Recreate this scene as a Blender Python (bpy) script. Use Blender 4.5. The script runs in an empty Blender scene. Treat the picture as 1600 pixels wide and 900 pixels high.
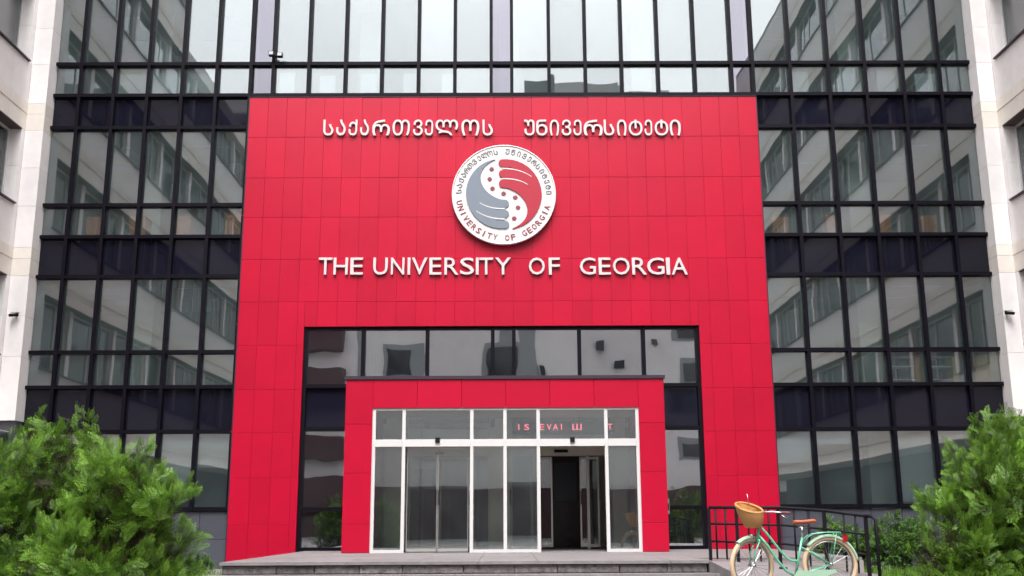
import bpy, math, random
import numpy as np
from mathutils import Vector, Matrix

random.seed(7)
rng = np.random.default_rng(7)
S = bpy.context.scene
COL = S.collection
R = math.radians

# ------------------------------------------------------------------ camera
CAM_Z = 0.92
FPX = 1645.0
cam_d = bpy.data.cameras.new('camera')
cam_d.sensor_width = 36.0
cam_d.lens = 36.0 * FPX / 1600.0
cam_d.clip_start = 0.05
cam_d.clip_end = 2000
cam = bpy.data.objects.new('camera', cam_d)
COL.objects.link(cam)
_p, _y, _r = R(12.6035), R(0.3328), R(-0.2718)
_f = Vector((math.sin(_y) * math.cos(_p), math.cos(_y) * math.cos(_p), math.sin(_p)))
_ri = Vector((math.cos(_y), -math.sin(_y), 0))
_up = _ri.cross(_f)
RI = _ri * math.cos(_r) + _up * math.sin(_r)
UP = -_ri * math.sin(_r) + _up * math.cos(_r)
M3 = Matrix((RI, UP, -_f)).transposed()
cam.matrix_world = Matrix.Translation((0, 0, CAM_Z)) @ M3.to_4x4()
S.camera = cam


def at(px, py, Y):
    """the place at depth Y that shows at a pixel of the 1600x900 photograph (used for measuring sizes)"""
    d = RI * ((px - 800) / FPX) + UP * ((450 - py) / FPX) + _f
    return Vector((0, 0, CAM_Z)) + d * (Y / d.y)


# ------------------------------------------------------------------ light
SUN_EL, SUN_AZ = R(58), R(181)
W = bpy.data.worlds.new('World')
S.world = W
W.use_nodes = True
nt = W.node_tree
bg = nt.nodes['Background']
sky = nt.nodes.new('ShaderNodeTexSky')
sky.sky_type = 'NISHITA'
sky.sun_disc = False
sky.sun_elevation = SUN_EL
sky.sun_rotation = SUN_AZ
sky.air_density = 1.0
sky.dust_density = 4.0
hs = nt.nodes.new('ShaderNodeHueSaturation')
hs.inputs['Saturation'].default_value = 0.06
nt.links.new(sky.outputs[0], hs.inputs['Color'])
tc = nt.nodes.new('ShaderNodeTexCoord')
cn = nt.nodes.new('ShaderNodeTexNoise')
cn.inputs['Scale'].default_value = 2.2
cn.inputs['Detail'].default_value = 6
nt.links.new(tc.outputs['Generated'], cn.inputs['Vector'])
cr = nt.nodes.new('ShaderNodeMapRange')
cr.inputs[1].default_value = 0.3
cr.inputs[2].default_value = 0.7
cr.inputs[3].default_value = 0.82
cr.inputs[4].default_value = 1.12
nt.links.new(cn.outputs[0], cr.inputs[0])
mx = nt.nodes.new('ShaderNodeVectorMath')
mx.operation = 'SCALE'
nt.links.new(hs.outputs[0], mx.inputs[0])
nt.links.new(cr.outputs[0], mx.inputs['Scale'])
sx_ = nt.nodes.new('ShaderNodeSeparateXYZ')
nt.links.new(tc.outputs['Generated'], sx_.inputs[0])
ov = nt.nodes.new('ShaderNodeMapRange')           # overcast sky: dimmer towards the horizon than overhead
ov.inputs[1].default_value = 0.0
ov.inputs[2].default_value = 1.0
ov.inputs[3].default_value = 0.62
ov.inputs[4].default_value = 1.55
nt.links.new(sx_.outputs[2], ov.inputs[0])
m2_ = nt.nodes.new('ShaderNodeVectorMath')
m2_.operation = 'SCALE'
nt.links.new(mx.outputs[0], m2_.inputs[0])
nt.links.new(ov.outputs[0], m2_.inputs['Scale'])
nt.links.new(m2_.outputs[0], bg.inputs['Color'])
bg.inputs['Strength'].default_value = 0.15

sun_d = bpy.data.lights.new('sun', 'SUN')
sun_d.energy = 0.5
sun_d.angle = R(35)
sun_d.color = (1.0, 0.96, 0.92)
sun = bpy.data.objects.new('sun', sun_d)
COL.objects.link(sun)
_sd = Vector((math.sin(SUN_AZ) * math.cos(SUN_EL), math.cos(SUN_AZ) * math.cos(SUN_EL), math.sin(SUN_EL)))
sun.rotation_euler = _sd.to_track_quat('Z', 'Y').to_euler()

vs = S.view_settings
S.display_settings.display_device = 'sRGB'
vs.view_transform = 'Standard'
vs.look = 'None'
vs.exposure = 1.42
vs.gamma = 1.0
vs.use_curve_mapping = False
S.render.engine = 'CYCLES'
cy = S.cycles
cy.max_bounces = 7
cy.diffuse_bounces = 3
cy.glossy_bounces = 4
cy.transparent_max_bounces = 14
cy.transmission_bounces = 4
cy.caustics_reflective = False
cy.caustics_refractive = False
cy.use_denoising = True
cy.denoising_prefilter = 'ACCURATE'
cy.sample_clamp_indirect = 6.0


# ------------------------------------------------------------------ materials
def mat(name):
    m = bpy.data.materials.new(name)
    m.use_nodes = True
    return m, m.node_tree, m.node_tree.nodes['Principled BSDF']


def plain(name, col, rough=0.6, metal=0.0, jitter=0.0, noise=0.0, nscale=8.0, bump=0.0, bscale=60.0, spec=0.5, coat=0.0):
    """principled material with per-object colour jitter, large soft soiling and fine relief"""
    m, t, b = mat(name)
    N, L = t.nodes, t.links
    b.inputs['Roughness'].default_value = rough
    b.inputs['Metallic'].default_value = metal
    b.inputs['Specular IOR Level'].default_value = spec
    b.inputs['Coat Weight'].default_value = coat
    b.inputs['Base Color'].default_value = (*col, 1)
    if jitter or noise:
        val = N.new('ShaderNodeValue')
        val.outputs[0].default_value = 1.0
        cur = val.outputs[0]
        if jitter:
            oi = N.new('ShaderNodeObjectInfo')
            mr = N.new('ShaderNodeMapRange')
            mr.inputs[3].default_value = 1 - jitter
            mr.inputs[4].default_value = 1 + jitter
            L.new(oi.outputs['Random'], mr.inputs[0])
            cur = mr.outputs[0]
        if noise:
            g = N.new('ShaderNodeNewGeometry')
            no = N.new('ShaderNodeTexNoise')
            no.inputs['Scale'].default_value = nscale
            no.inputs['Detail'].default_value = 7
            no.inputs['Roughness'].default_value = 0.65
            L.new(g.outputs['Position'], no.inputs['Vector'])
            m2 = N.new('ShaderNodeMapRange')
            m2.inputs[1].default_value = 0.25
            m2.inputs[2].default_value = 0.75
            m2.inputs[3].default_value = 1 - noise
            m2.inputs[4].default_value = 1 + noise
            L.new(no.outputs[0], m2.inputs[0])
            mu = N.new('ShaderNodeMath')
            mu.operation = 'MULTIPLY'
            L.new(cur, mu.inputs[0])
            L.new(m2.outputs[0], mu.inputs[1])
            cur = mu.outputs[0]
        sc = N.new('ShaderNodeVectorMath')
        sc.operation = 'SCALE'
        sc.inputs[0].default_value = col
        L.new(cur, sc.inputs['Scale'])
        L.new(sc.outputs[0], b.inputs['Base Color'])
    if bump:
        g = N.new('ShaderNodeNewGeometry')
        no = N.new('ShaderNodeTexNoise')
        no.inputs['Scale'].default_value = bscale
        no.inputs['Detail'].default_value = 5
        L.new(g.outputs['Position'], no.inputs['Vector'])
        bu = N.new('ShaderNodeBump')
        bu.inputs['Strength'].default_value = bump
        bu.inputs['Distance'].default_value = 0.02
        L.new(no.outputs[0], bu.inputs['Height'])
        L.new(bu.outputs[0], b.inputs['Normal'])
    return m


def glass(name, refl=0.2, tint=(0.74, 0.80, 0.79), wave=0.012, wscale=0.9, gl=(0.92, 0.91, 0.95), haze=0.0):
    """coated window glass: mirror image of what stands in front over a dimmed view of the room"""
    m = bpy.data.materials.new(name)
    m.use_nodes = True
    t = m.node_tree
    N, L = t.nodes, t.links
    N.remove(N['Principled BSDF'])
    out = N['Material Output']
    tr = N.new('ShaderNodeBsdfTransparent')
    tr.inputs[0].default_value = (*tint, 1)
    g = N.new('ShaderNodeBsdfGlossy')
    oi = N.new('ShaderNodeObjectInfo')
    ov_ = N.new('ShaderNodeMapRange')
    ov_.inputs[3].default_value = 0.86
    ov_.inputs[4].default_value = 1.06
    L.new(oi.outputs['Random'], ov_.inputs[0])
    vsc = N.new('ShaderNodeVectorMath')
    vsc.operation = 'SCALE'
    vsc.inputs[0].default_value = gl
    L.new(ov_.outputs[0], vsc.inputs['Scale'])
    L.new(vsc.outputs[0], g.inputs['Color'])
    g.inputs['Roughness'].default_value = 0.0
    fr = N.new('ShaderNodeFresnel')
    fr.inputs[0].default_value = 1.45
    mr = N.new('ShaderNodeMapRange')
    mr.inputs[1].default_value = 0.03
    mr.inputs[2].default_value = 1.0
    mr.inputs[3].default_value = refl
    mr.inputs[4].default_value = 1.0
    L.new(fr.outputs[0], mr.inputs[0])
    mixs = N.new('ShaderNodeMixShader')
    L.new(mr.outputs[0], mixs.inputs[0])
    L.new(tr.outputs[0], mixs.inputs[1])
    L.new(g.outputs[0], mixs.inputs[2])
    if haze:                                       # pale veil painted over the panes to lighten them, denser in soft patches
        df = N.new('ShaderNodeBsdfDiffuse')
        df.inputs[0].default_value = (0.56, 0.76, 0.78, 1)
        gp = N.new('ShaderNodeNewGeometry')
        fn = N.new('ShaderNodeTexNoise')
        fn.inputs['Scale'].default_value = 1.6
        fn.inputs['Detail'].default_value = 5
        L.new(gp.outputs['Position'], fn.inputs['Vector'])
        fm = N.new('ShaderNodeMapRange')
        fm.inputs[1].default_value = 0.3
        fm.inputs[2].default_value = 0.7
        fm.inputs[3].default_value = haze * 0.6
        fm.inputs[4].default_value = haze * 1.4
        L.new(fn.outputs[0], fm.inputs[0])
        mf = N.new('ShaderNodeMixShader')
        L.new(fm.outputs[0], mf.inputs[0])
        L.new(mixs.outputs[0], mf.inputs[1])
        L.new(df.outputs[0], mf.inputs[2])
        L.new(mf.outputs[0], out.inputs[0])
    else:
        L.new(mixs.outputs[0], out.inputs[0])
    if wave:
        ge = N.new('ShaderNodeNewGeometry')
        no = N.new('ShaderNodeTexNoise')
        no.inputs['Scale'].default_value = wscale
        no.inputs['Detail'].default_value = 1.5
        L.new(ge.outputs['Position'], no.inputs['Vector'])
        bu = N.new('ShaderNodeBump')
        bu.inputs['Strength'].default_value = 1.0
        bu.inputs['Distance'].default_value = wave
        L.new(no.outputs[0], bu.inputs['Height'])
        L.new(bu.outputs[0], g.inputs['Normal'])
    return m


def foliage(name, dark, light, sheen=0.35):
    m, t, b = mat(name)
    N, L = t.nodes, t.links
    at_ = N.new('ShaderNodeAttribute')
    at_.attribute_name = 'tone'
    rmp = N.new('ShaderNodeMix')
    rmp.data_type = 'RGBA'
    rmp.inputs[6].default_value = (*dark, 1)
    rmp.inputs[7].default_value = (*light, 1)
    L.new(at_.outputs['Fac'], rmp.inputs[0])
    L.new(rmp.outputs[2], b.inputs['Base Color'])
    b.inputs['Roughness'].default_value = 0.5
    b.inputs['Specular IOR Level'].default_value = sheen
    tl = N.new('ShaderNodeBsdfTranslucent')
    L.new(rmp.outputs[2], tl.inputs[0])
    ms = N.new('ShaderNodeMixShader')
    ms.inputs[0].default_value = 0.14
    L.new(b.outputs[0], ms.inputs[1])
    L.new(tl.outputs[0], ms.inputs[2])
    L.new(ms.outputs[0], N['Material Output'].inputs[0])
    return m


MT = {}
MT['red'] = plain('red_panel', (0.43, 0.001, 0.025), 0.32, jitter=0.06, noise=0.07, nscale=1.3, spec=0.36)
MT['red_back'] = plain('red_joint', (0.38, 0.001, 0.020), 0.6)
MT['flash'] = plain('dark_flashing', (0.035, 0.02, 0.035), 0.4)
MT['alu'] = plain('dark_mullion', (0.004, 0.003, 0.007), 0.5, spec=0.12)
MT['white_alu'] = plain('white_aluminium', (0.60, 0.585, 0.58), 0.35, noise=0.04)
MT['silver'] = plain('silver_frame', (0.50, 0.48, 0.46), 0.32, metal=0.6)
MT['glass'] = glass('facade_glass', 0.195, tint=(0.90, 0.97, 0.97), wave=0.0022, gl=(0.85, 0.85, 0.88), haze=0.03)
MT['glass_lilac'] = glass('lilac_glass', 0.19, tint=(0.72, 0.71, 0.78), wave=0.002, gl=(0.70, 0.69, 0.76))
MT['glass_entry'] = glass('entrance_glass', 0.44, tint=(0.66, 0.70, 0.70), wave=0.003, wscale=1.0, haze=0.01)
MT['glass_clear'] = glass('door_glass', 0.19, haze=0.018, tint=(0.86, 0.90, 0.88), wave=0.001)
MT['spandrel'] = plain('spandrel_glass', (0.007, 0.007, 0.015), 0.03, jitter=0.12, spec=0.36)
MT['stone'] = plain('pale_stone', (0.83, 0.79, 0.78), 0.7, jitter=0.035, noise=0.07, nscale=2.5, bump=0.05, bscale=90)
MT['stone_beige'] = plain('beige_stone', (0.79, 0.73, 0.67), 0.7, jitter=0.04, noise=0.06, nscale=3, bump=0.05, bscale=90)
MT['joint'] = plain('stone_joint', (0.30, 0.27, 0.26), 0.9)
MT['soffit'] = plain('dark_soffit', (0.07, 0.05, 0.05), 0.7)
MT['tile'] = plain('grey_tile', (0.062, 0.066, 0.085), 0.45, jitter=0.08, noise=0.1, nscale=5)
MT['terr'] = plain('terrace_slab', (0.20, 0.185, 0.188), 0.6, jitter=0.08, noise=0.24, nscale=5, bump=0.1, bscale=120)
MT['block'] = plain('riser_stone', (0.135, 0.12, 0.12), 0.75, jitter=0.35, noise=0.75, nscale=13, bump=0.6, bscale=35)
MT['asphalt'] = plain('ground_paving', (0.20, 0.19, 0.19), 0.85, noise=0.2, nscale=3, bump=0.3, bscale=80)
MT['room'] = plain('room_wall', (0.74, 0.75, 0.68), 0.8)
MT['ceil'] = plain('room_ceiling', (0.84, 0.83, 0.72), 0.8)
MT['floor'] = plain('room_floor', (0.36, 0.33, 0.31), 0.5)
MT['cream'] = plain('cream_wall', (0.80, 0.75, 0.64), 0.7, noise=0.05)
MT['dark'] = plain('dark_room', (0.055, 0.05, 0.06), 0.8)
MT['wood_dark'] = plain('dark_wood', (0.022, 0.011, 0.010), 0.4, noise=0.3, nscale=6)
MT['wood'] = plain('orange_wood', (0.86, 0.30, 0.10), 0.5, jitter=0.15, noise=0.2, nscale=10)
MT['wood_pale'] = plain('pale_wood', (0.82, 0.55, 0.30), 0.5, jitter=0.1, noise=0.15, nscale=10)
MT['board'] = plain('white_board', (0.85, 0.84, 0.86), 0.4)
MT['letter'] = plain('letter_face', (0.56, 0.53, 0.53), 0.35)
MT['grey'] = plain('emblem_grey', (0.16, 0.185, 0.23), 0.45)
MT['emb_red'] = plain('emblem_red', (0.36, 0.004, 0.025), 0.45)
MT['emb_white'] = plain('emblem_white', (0.64, 0.62, 0.61), 0.4)
MT['ink'] = plain('emblem_ink', (0.10, 0.09, 0.10), 0.5)
MT['ink_grey'] = plain('emblem_ink_grey', (0.15, 0.14, 0.15), 0.5)
MT['ink_red'] = plain('emblem_ink_red', (0.24, 0.03, 0.05), 0.5)
MT['black'] = plain('black_metal', (0.007, 0.006, 0.010), 0.55, spec=0.2)
MT['grey_metal'] = plain('grey_metal', (0.35, 0.35, 0.37), 0.35, metal=0.7)
MT['mint'] = plain('mint_paint', (0.13, 0.44, 0.28), 0.25, coat=0.5)
MT['mint_pale'] = plain('pale_mint_paint', (0.34, 0.52, 0.38), 0.3, coat=0.4)
MT['tyre'] = plain('cream_rubber', (0.58, 0.42, 0.27), 0.7, noise=0.08)
MT['chrome'] = plain('chrome', (0.52, 0.52, 0.53), 0.25, metal=1.0)
MT['leather'] = plain('tan_leather', (0.38, 0.085, 0.035), 0.45, noise=0.1, nscale=40)
MT['grip'] = plain('brown_grip', (0.16, 0.05, 0.06), 0.6)
MT['redlens'] = plain('red_lens', (0.35, 0.01, 0.02), 0.2)
MT['bark'] = plain('bark', (0.075, 0.05, 0.04), 0.9, noise=0.4, nscale=20)
MT['thuja'] = foliage('thuja_leaf', (0.020, 0.052, 0.006), (0.22, 0.43, 0.040))
MT['thuja_in'] = foliage('thuja_old_shaded_leaf', (0.018, 0.018, 0.007), (0.055, 0.052, 0.018))  # old inner leaves, with the shade of the hollows put into their colour
MT['box'] = foliage('hedge_leaf', (0.022, 0.062, 0.012), (0.11, 0.24, 0.03))
MT['grassm'] = foliage('grass_leaf', (0.05, 0.12, 0.015), (0.14, 0.28, 0.03))
MT['opp'] = plain('opposite_wall', (0.76, 0.745, 0.74), 0.8, jitter=0.06, noise=0.08, nscale=1)
MT['opp_glass'] = plain('opposite_glass', (0.020, 0.018, 0.026), 0.08)
MT['opp_grey'] = plain('opposite_grey', (0.26, 0.28, 0.29), 0.7)
MT['opp_red'] = plain('opposite_maroon', (0.055, 0.012, 0.022), 0.6)
MT['led_board'] = plain('led_board', (0.05, 0.05, 0.075), 0.4)


def wicker():
    m, t, b = mat('wicker')
    N, L = t.nodes, t.links
    g = N.new('ShaderNodeTexCoord')
    w1 = N.new('ShaderNodeTexWave')
    w1.bands_direction = 'Z'
    w1.inputs['Scale'].default_value = 28
    w1.inputs['Distortion'].default_value = 1.5
    L.new(g.outputs['Object'], w1.inputs['Vector'])
    mxx = N.new('ShaderNodeMix')
    mxx.data_type = 'RGBA'
    mxx.inputs[6].default_value = (0.46, 0.19, 0.05, 1)
    mxx.inputs[7].default_value = (0.78, 0.40, 0.14, 1)
    L.new(w1.outputs['Fac'], mxx.inputs[0])
    L.new(mxx.outputs[2], b.inputs['Base Color'])
    bu = N.new('ShaderNodeBump')
    bu.inputs['Distance'].default_value = 0.006
    L.new(w1.outputs['Fac'], bu.inputs['Height'])
    L.new(bu.outputs[0], b.inputs['Normal'])
    b.inputs['Roughness'].default_value = 0.6
    return m


MT['wicker'] = wicker()
_led, _t, _b = mat('led_glow')
_b.inputs['Base Color'].default_value = (0.6, 0.05, 0.1, 1)
_b.inputs['Emission Color'].default_value = (1.0, 0.16, 0.22, 1)
_b.inputs['Emission Strength'].default_value = 1.0
MT['led'] = _led


# ------------------------------------------------------------------ builders
class MB:
    def __init__(s):
        s.v, s.f = [], []

    def box(s, x0, x1, y0, y1, z0, z1):
        n = len(s.v)
        s.v += [(x0, y0, z0), (x1, y0, z0), (x1, y1, z0), (x0, y1, z0), (x0, y0, z1), (x1, y0, z1), (x1, y1, z1), (x0, y1, z1)]
        s.f += [tuple(n + i for i in q) for q in ((0, 3, 2, 1), (4, 5, 6, 7), (0, 1, 5, 4), (1, 2, 6, 5), (2, 3, 7, 6), (3, 0, 4, 7))]
        return s

    def tube(s, pts, r, n=8, cap=True, closed=False):
        pts = [Vector(p) for p in pts]
        rs = r if isinstance(r, (list, tuple)) else [r] * len(pts)
        base = len(s.v)
        K = len(pts)
        ref = None
        for i, p in enumerate(pts):
            if closed:
                d = pts[(i + 1) % K] - pts[i - 1]
            else:
                d = pts[min(i + 1, K - 1)] - pts[max(i - 1, 0)]
            d.normalize()
            if ref is None:
                ref = Vector((0, 0, 1)) if abs(d.z) < 0.9 else Vector((1, 0, 0))
            u = d.cross(ref)
            if u.length < 1e-4:
                u = d.cross(Vector((0, 1, 0)))
            u.normalize()
            w = u.cross(d)
            ref = w
            for k in range(n):
                a = 2 * math.pi * k / n
                s.v.append(tuple(p + (u * math.cos(a) + w * math.sin(a)) * rs[i]))
        for i in range(K if closed else K - 1):
            j = (i + 1) % K
            for k in range(n):
                k2 = (k + 1) % n
                s.f.append((base + i * n + k, base + i * n + k2, base + j * n + k2, base + j * n + k))
        if cap and not closed:
            s.f.append(tuple(base + k for k in range(n - 1, -1, -1)))
            s.f.append(tuple(base + (K - 1) * n + k for k in range(n)))
        return s

    def prism(s, poly, y0, y1):
        """outline in x,z pushed from y0 to y1"""
        n = len(s.v)
        k = len(poly)
        s.v += [(x, y0, z) for x, z in poly] + [(x, y1, z) for x, z in poly]
        s.f.append(tuple(n + i for i in range(k)))
        s.f.append(tuple(n + k + i for i in range(k - 1, -1, -1)))
        for i in range(k):
            j = (i + 1) % k
            s.f.append((n + i, n + k + i, n + k + j, n + j))
        return s

    def lathe(s, prof, n=24, c=(0, 0, 0)):
        b = len(s.v)
        for r, z in prof:
            for k in range(n):
                a = 2 * math.pi * k / n
                s.v.append((c[0] + r * math.cos(a), c[1] + r * math.sin(a), c[2] + z))
        for i in range(len(prof) - 1):
            for k in range(n):
                k2 = (k + 1) % n
                s.f.append((b + i * n + k, b + i * n + k2, b + (i + 1) * n + k2, b + (i + 1) * n + k))
        return s

    def mesh(s, name, m, smooth=False):
        me = bpy.data.meshes.new(name)
        me.from_pydata(s.v, [], s.f)
        me.materials.append(m)
        if smooth:
            me.polygons.foreach_set('use_smooth', [True] * len(me.polygons))
        me.update()
        return me

    def build(s, name, m, parent=None, smooth=False, loc=None):
        return link(name, s.mesh(name, m, smooth), parent, loc)


def link(name, me, parent=None, loc=None):
    o = bpy.data.objects.new(name, me)
    COL.objects.link(o)
    if parent is not None:
        o.parent = parent
    if loc is not None:
        o.location = loc
    return o


def tag(o, label=None, cat=None, group=None, kind=None):
    if label:
        o['label'] = label
    if cat:
        o['category'] = cat
    if group:
        o['group'] = group
    if kind:
        o['kind'] = kind
    return o


def thing(name, label, cat, group=None, kind=None, loc=(0, 0, 0)):
    o = bpy.data.objects.new(name, None)
    o.empty_display_size = 0.2
    COL.objects.link(o)
    o.location = loc
    return tag(o, label, cat, group, kind)


_cache = {}


def piece(name, m, parent, x0, x1, y0, y1, z0, z1, bevel=0.0, tilt=0.0):
    """one box-shaped piece as an object of its own; alike pieces share a mesh"""
    w, d, h = round(x1 - x0, 3), round(y1 - y0, 3), round(z1 - z0, 3)
    key = (w, d, h, m.name, bevel)
    me = _cache.get(key)
    if me is None:
        b = MB()
        if bevel:
            e = bevel
            X, Z = w / 2, h / 2
            fr, bk = -d / 2, d / 2
            b.v = [(-X, fr + e, -Z), (X, fr + e, -Z), (X, fr + e, Z), (-X, fr + e, Z),
                   (-X + e, fr, -Z + e), (X - e, fr, -Z + e), (X - e, fr, Z - e), (-X + e, fr, Z - e),
                   (-X, bk, -Z), (X, bk, -Z), (X, bk, Z), (-X, bk, Z)]
            b.f = [(4, 5, 6, 7), (0, 1, 5, 4), (1, 2, 6, 5), (2, 3, 7, 6), (3, 0, 4, 7),
                   (8, 11, 10, 9), (0, 8, 9, 1), (1, 9, 10, 2), (2, 10, 11, 3), (3, 11, 8, 0)]
        else:
            b.box(-w / 2, w / 2, -d / 2, d / 2, -h / 2, h / 2)
        me = b.mesh(name, m)
        _cache[key] = me
    o = link(name, me, parent, ((x0 + x1) / 2, (y0 + y1) / 2, (z0 + z1) / 2))
    if tilt:
        o.rotation_euler = (R(random.uniform(-tilt, tilt)), 0, R(random.uniform(-tilt, tilt)))
    return o


# ------------------------------------------------------------------ measured lines of the facade (metres)
GY = 23.40                                     # plane of the glazing
TZ = 0.365                                     # terrace height
LX = [-10.85, -10.055, -9.247, -8.455, -7.65, -6.842, -6.04]
RX = [5.895, 6.78, 7.69, 8.565, 9.46, 10.34, 11.265]
CX = [-6.04, -5.509, -4.669, -3.80, -2.935, -2.064, -1.20, -0.336, 0.154, 1.041, 1.906, 2.772, 3.637, 4.511, 5.385, 5.895]
RZ = [1.256, 2.925, 3.910, 4.695, 6.429, 7.366, 8.124, 10.014, 10.822, 11.620, 13.51, 14.40]
KIND = ['big', 'span', 'small', 'big', 'span', 'small', 'big', 'span', 'small', 'big', 'span']
PX0, PX1, PTOP = -6.00, 5.90, 10.715           # red portal
OX0, OX1, OTOP = -4.52, 4.325, 5.235           # its opening
PY = 23.20

# ------------------------------------------------------------------ ground
g = MB()
g.v = [(-150, -150, 0), (150, -150, 0), (150, 150, 0), (-150, 150, 0)]
g.f = [(0, 1, 2, 3)]
tag(g.build('ground', MT['asphalt']), 'grey paved ground of the courtyard in front of the steps', 'ground', kind='structure')

# ------------------------------------------------------------------ main building
B = thing('office_building', 'dark glazed office building behind the red entrance portal', 'building', loc=(0, GY, 0))


def bpiece(name, m, *a, **k):
    o = piece(name, m, None, *a, **k)
    o.parent = B
    o.location.y -= GY
    return o


def bay(xs, z_from, below=None):
    for i in range(len(xs) - 1):
        for j in range(len(RZ) - 1):
            if RZ[j] < z_from - 0.01:
                continue
            x0, x1, z0, z1 = xs[i] + .03, xs[i + 1] - .03, RZ[j] + .03, RZ[j + 1] - .03
            if KIND[j] == 'span':
                bpiece('spandrel_panel', MT['spandrel'], x0, x1, GY - .008, GY + .03, z0, z1, tilt=0.10)
            else:
                bpiece('pane', MT['glass_lilac' if x1 - x0 < .5 else 'glass'], x0, x1, GY - .008, GY + .012, z0, z1, tilt=0.22)


bay(LX, 1.25)
bay(RX, 1.25)
bay(CX, 10.8)
TOPZ = RZ[-1]
for xs, zb in ((LX, 1.21), (RX, 1.21)):
    for x in xs:
        bpiece('mullion', MT['alu'], x - .038, x + .038, GY - .125, GY + .08, zb, TOPZ)
for x in CX[1:-1]:
    bpiece('mullion', MT['alu'], x - .038, x + .038, GY - .125, GY + .08, PTOP + .03, TOPZ)
for xs, z_from in ((LX, 0), (RX, 0), (CX, 10.8)):
    for z in RZ:
        if z < z_from:
            continue
        bpiece('transom', MT['alu'], xs[0] + .02, xs[-1] - .02, GY - .115, GY + .07, z - .040, z + .040)
# tiled base under the side bays
for xs in (LX, RX):
    bpiece('base_wall', MT['joint'], xs[0], xs[-1], GY - .02, GY + .3, 0, 1.2)
    n = 8
    for i in range(n):
        for z0, z1 in ((0.0, 0.60), (0.60, 1.205)):
            w = (xs[-1] - xs[0]) / n
            bpiece('tile', MT['tile'], xs[0] + i * w + .004, xs[0] + (i + 1) * w - .004, GY - .06, GY - .03, z0 + .004, z1 - .004, bevel=.004)
# rooms: slabs, ceilings, rear wall, partitions
XA, XB, YB = LX[0], RX[-1], 27.6
for z0, z1 in ((2.98, 3.38), (6.47, 6.86), (10.06, 10.44), (13.55, 14.2)):
    bpiece('floor_slab', MT['floor'], XA, XB, GY + .12, YB, z0 + .12, z1)
    bpiece('ceiling', MT['ceil'], XA, XB, GY + .12, YB, z0, z0 + .115)
bpiece('floor_slab', MT['floor'], XA, XB, GY + .25, YB, .06, TZ - .004)
bpiece('rear_wall', MT['room'], XA, XB, YB, YB + .3, 0, TOPZ)
for x in (XA - .2, XB):
    bpiece('side_wall', MT['room'], x, x + .2, GY + .1, YB, 0, TOPZ)
for z0, z1 in ((3.39, 6.46), (6.87, 10.05), (10.45, 13.54), (.37, 2.97)):
    for x in (-6.1, 5.95):
        bpiece('partition', MT['room'], x - .07, x + .07, GY + .5, YB - .01, z0, z1)
    for x in (-8.6, -3.4, 0.1, 3.4, 8.6):
        if z1 < 3 and abs(x) < 6:
            continue
        bpiece('column', MT['room'], x - .25, x + .25, GY + 1.1, GY + 1.6, z0, z1)
for z in (2.95, 6.43, 10.02, 13.5):
    for x in (-9.9, -7.4, -4.6, -1.5, 1.9, 4.7, 7.5, 9.9):
        if abs(x) < 6:
            continue
        for y in (GY + 1.3, GY + 2.6):
            bpiece('ceiling_panel', MT['board'], x - .6, x + .6, y, y + .6, z + .015, z + .034)
# roller blinds in some of the ground floor windows
for a, b_, zb in ((LX[2], LX[3], 1.9), (LX[3], LX[4], 2.45), (LX[4], LX[5], 1.5), (LX[5], LX[6], 2.15), (RX[0], RX[1], 2.2), (RX[1], RX[2], 2.6), (RX[3], RX[4], 1.35), (RX[4], RX[5], 2.7)):
    bpiece('blind', MT['board'], a + .05, b_ - .05, GY + .10, GY + .105, zb, 2.93)
# flat wall and roof above what the photograph shows
bpiece('upper_wall', MT['spandrel'], XA, XB, GY, YB + .3, TOPZ + .045, 17.6)
bpiece('roof', MT['joint'], XA, XB, GY - .1, YB + .4, 17.604, 17.8)
# glazing inside the portal opening
OGY = 23.36
EX = [OX0, -3.20, -1.766, -0.302, 0.172, 1.637, 3.075, OX1]


def entry(xs, z0, z1, m, nm='pane'):
    for i in range(len(xs) - 1):
        bpiece(nm, m, xs[i] + .03, xs[i + 1] - .03, OGY - .008, OGY + .012, z0 + .03, z1 - .03, tilt=0.06)


entry(EX, 3.91, OTOP, MT['glass_entry'])
for xs in ([OX0, -3.20], [3.075, OX1]):
    entry(xs, 2.96, 3.91, MT['spandrel'], 'spandrel_panel')
    entry(xs, 1.24, 2.96, MT['glass_entry'])
    entry(xs, TZ + .03, 1.24, MT['glass_entry'])
    for z in (TZ + .03, 1.24, 2.96, 3.91):
        bpiece('transom', MT['alu'], xs[0], xs[1], OGY - .09, OGY + .05, z - .04, z + .04)
for x in EX:
    lo = 3.0 if -3.1 < x < 3.0 else TZ
    xx = min(max(x, OX0 + .04), OX1 - .04)
    bpiece('mullion', MT['alu'], xx - .04, xx + .04, OGY - .10, OGY + .06, lo, OTOP)
bpiece('transom', MT['alu'], OX0, OX1, OGY - .095, OGY + .055, OTOP - .055, OTOP - .004)

# ------------------------------------------------------------------ red portal
P = thing('entrance_portal', 'tall wide red panel clad portal around the entrance glazing', 'portal', loc=(0, PY, 0))


def ppiece(name, m, *a, par=P, y=PY, **k):
    o = piece(name, m, None, *a, **k)
    o.parent = par
    o.location.y -= y
    return o


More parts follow.
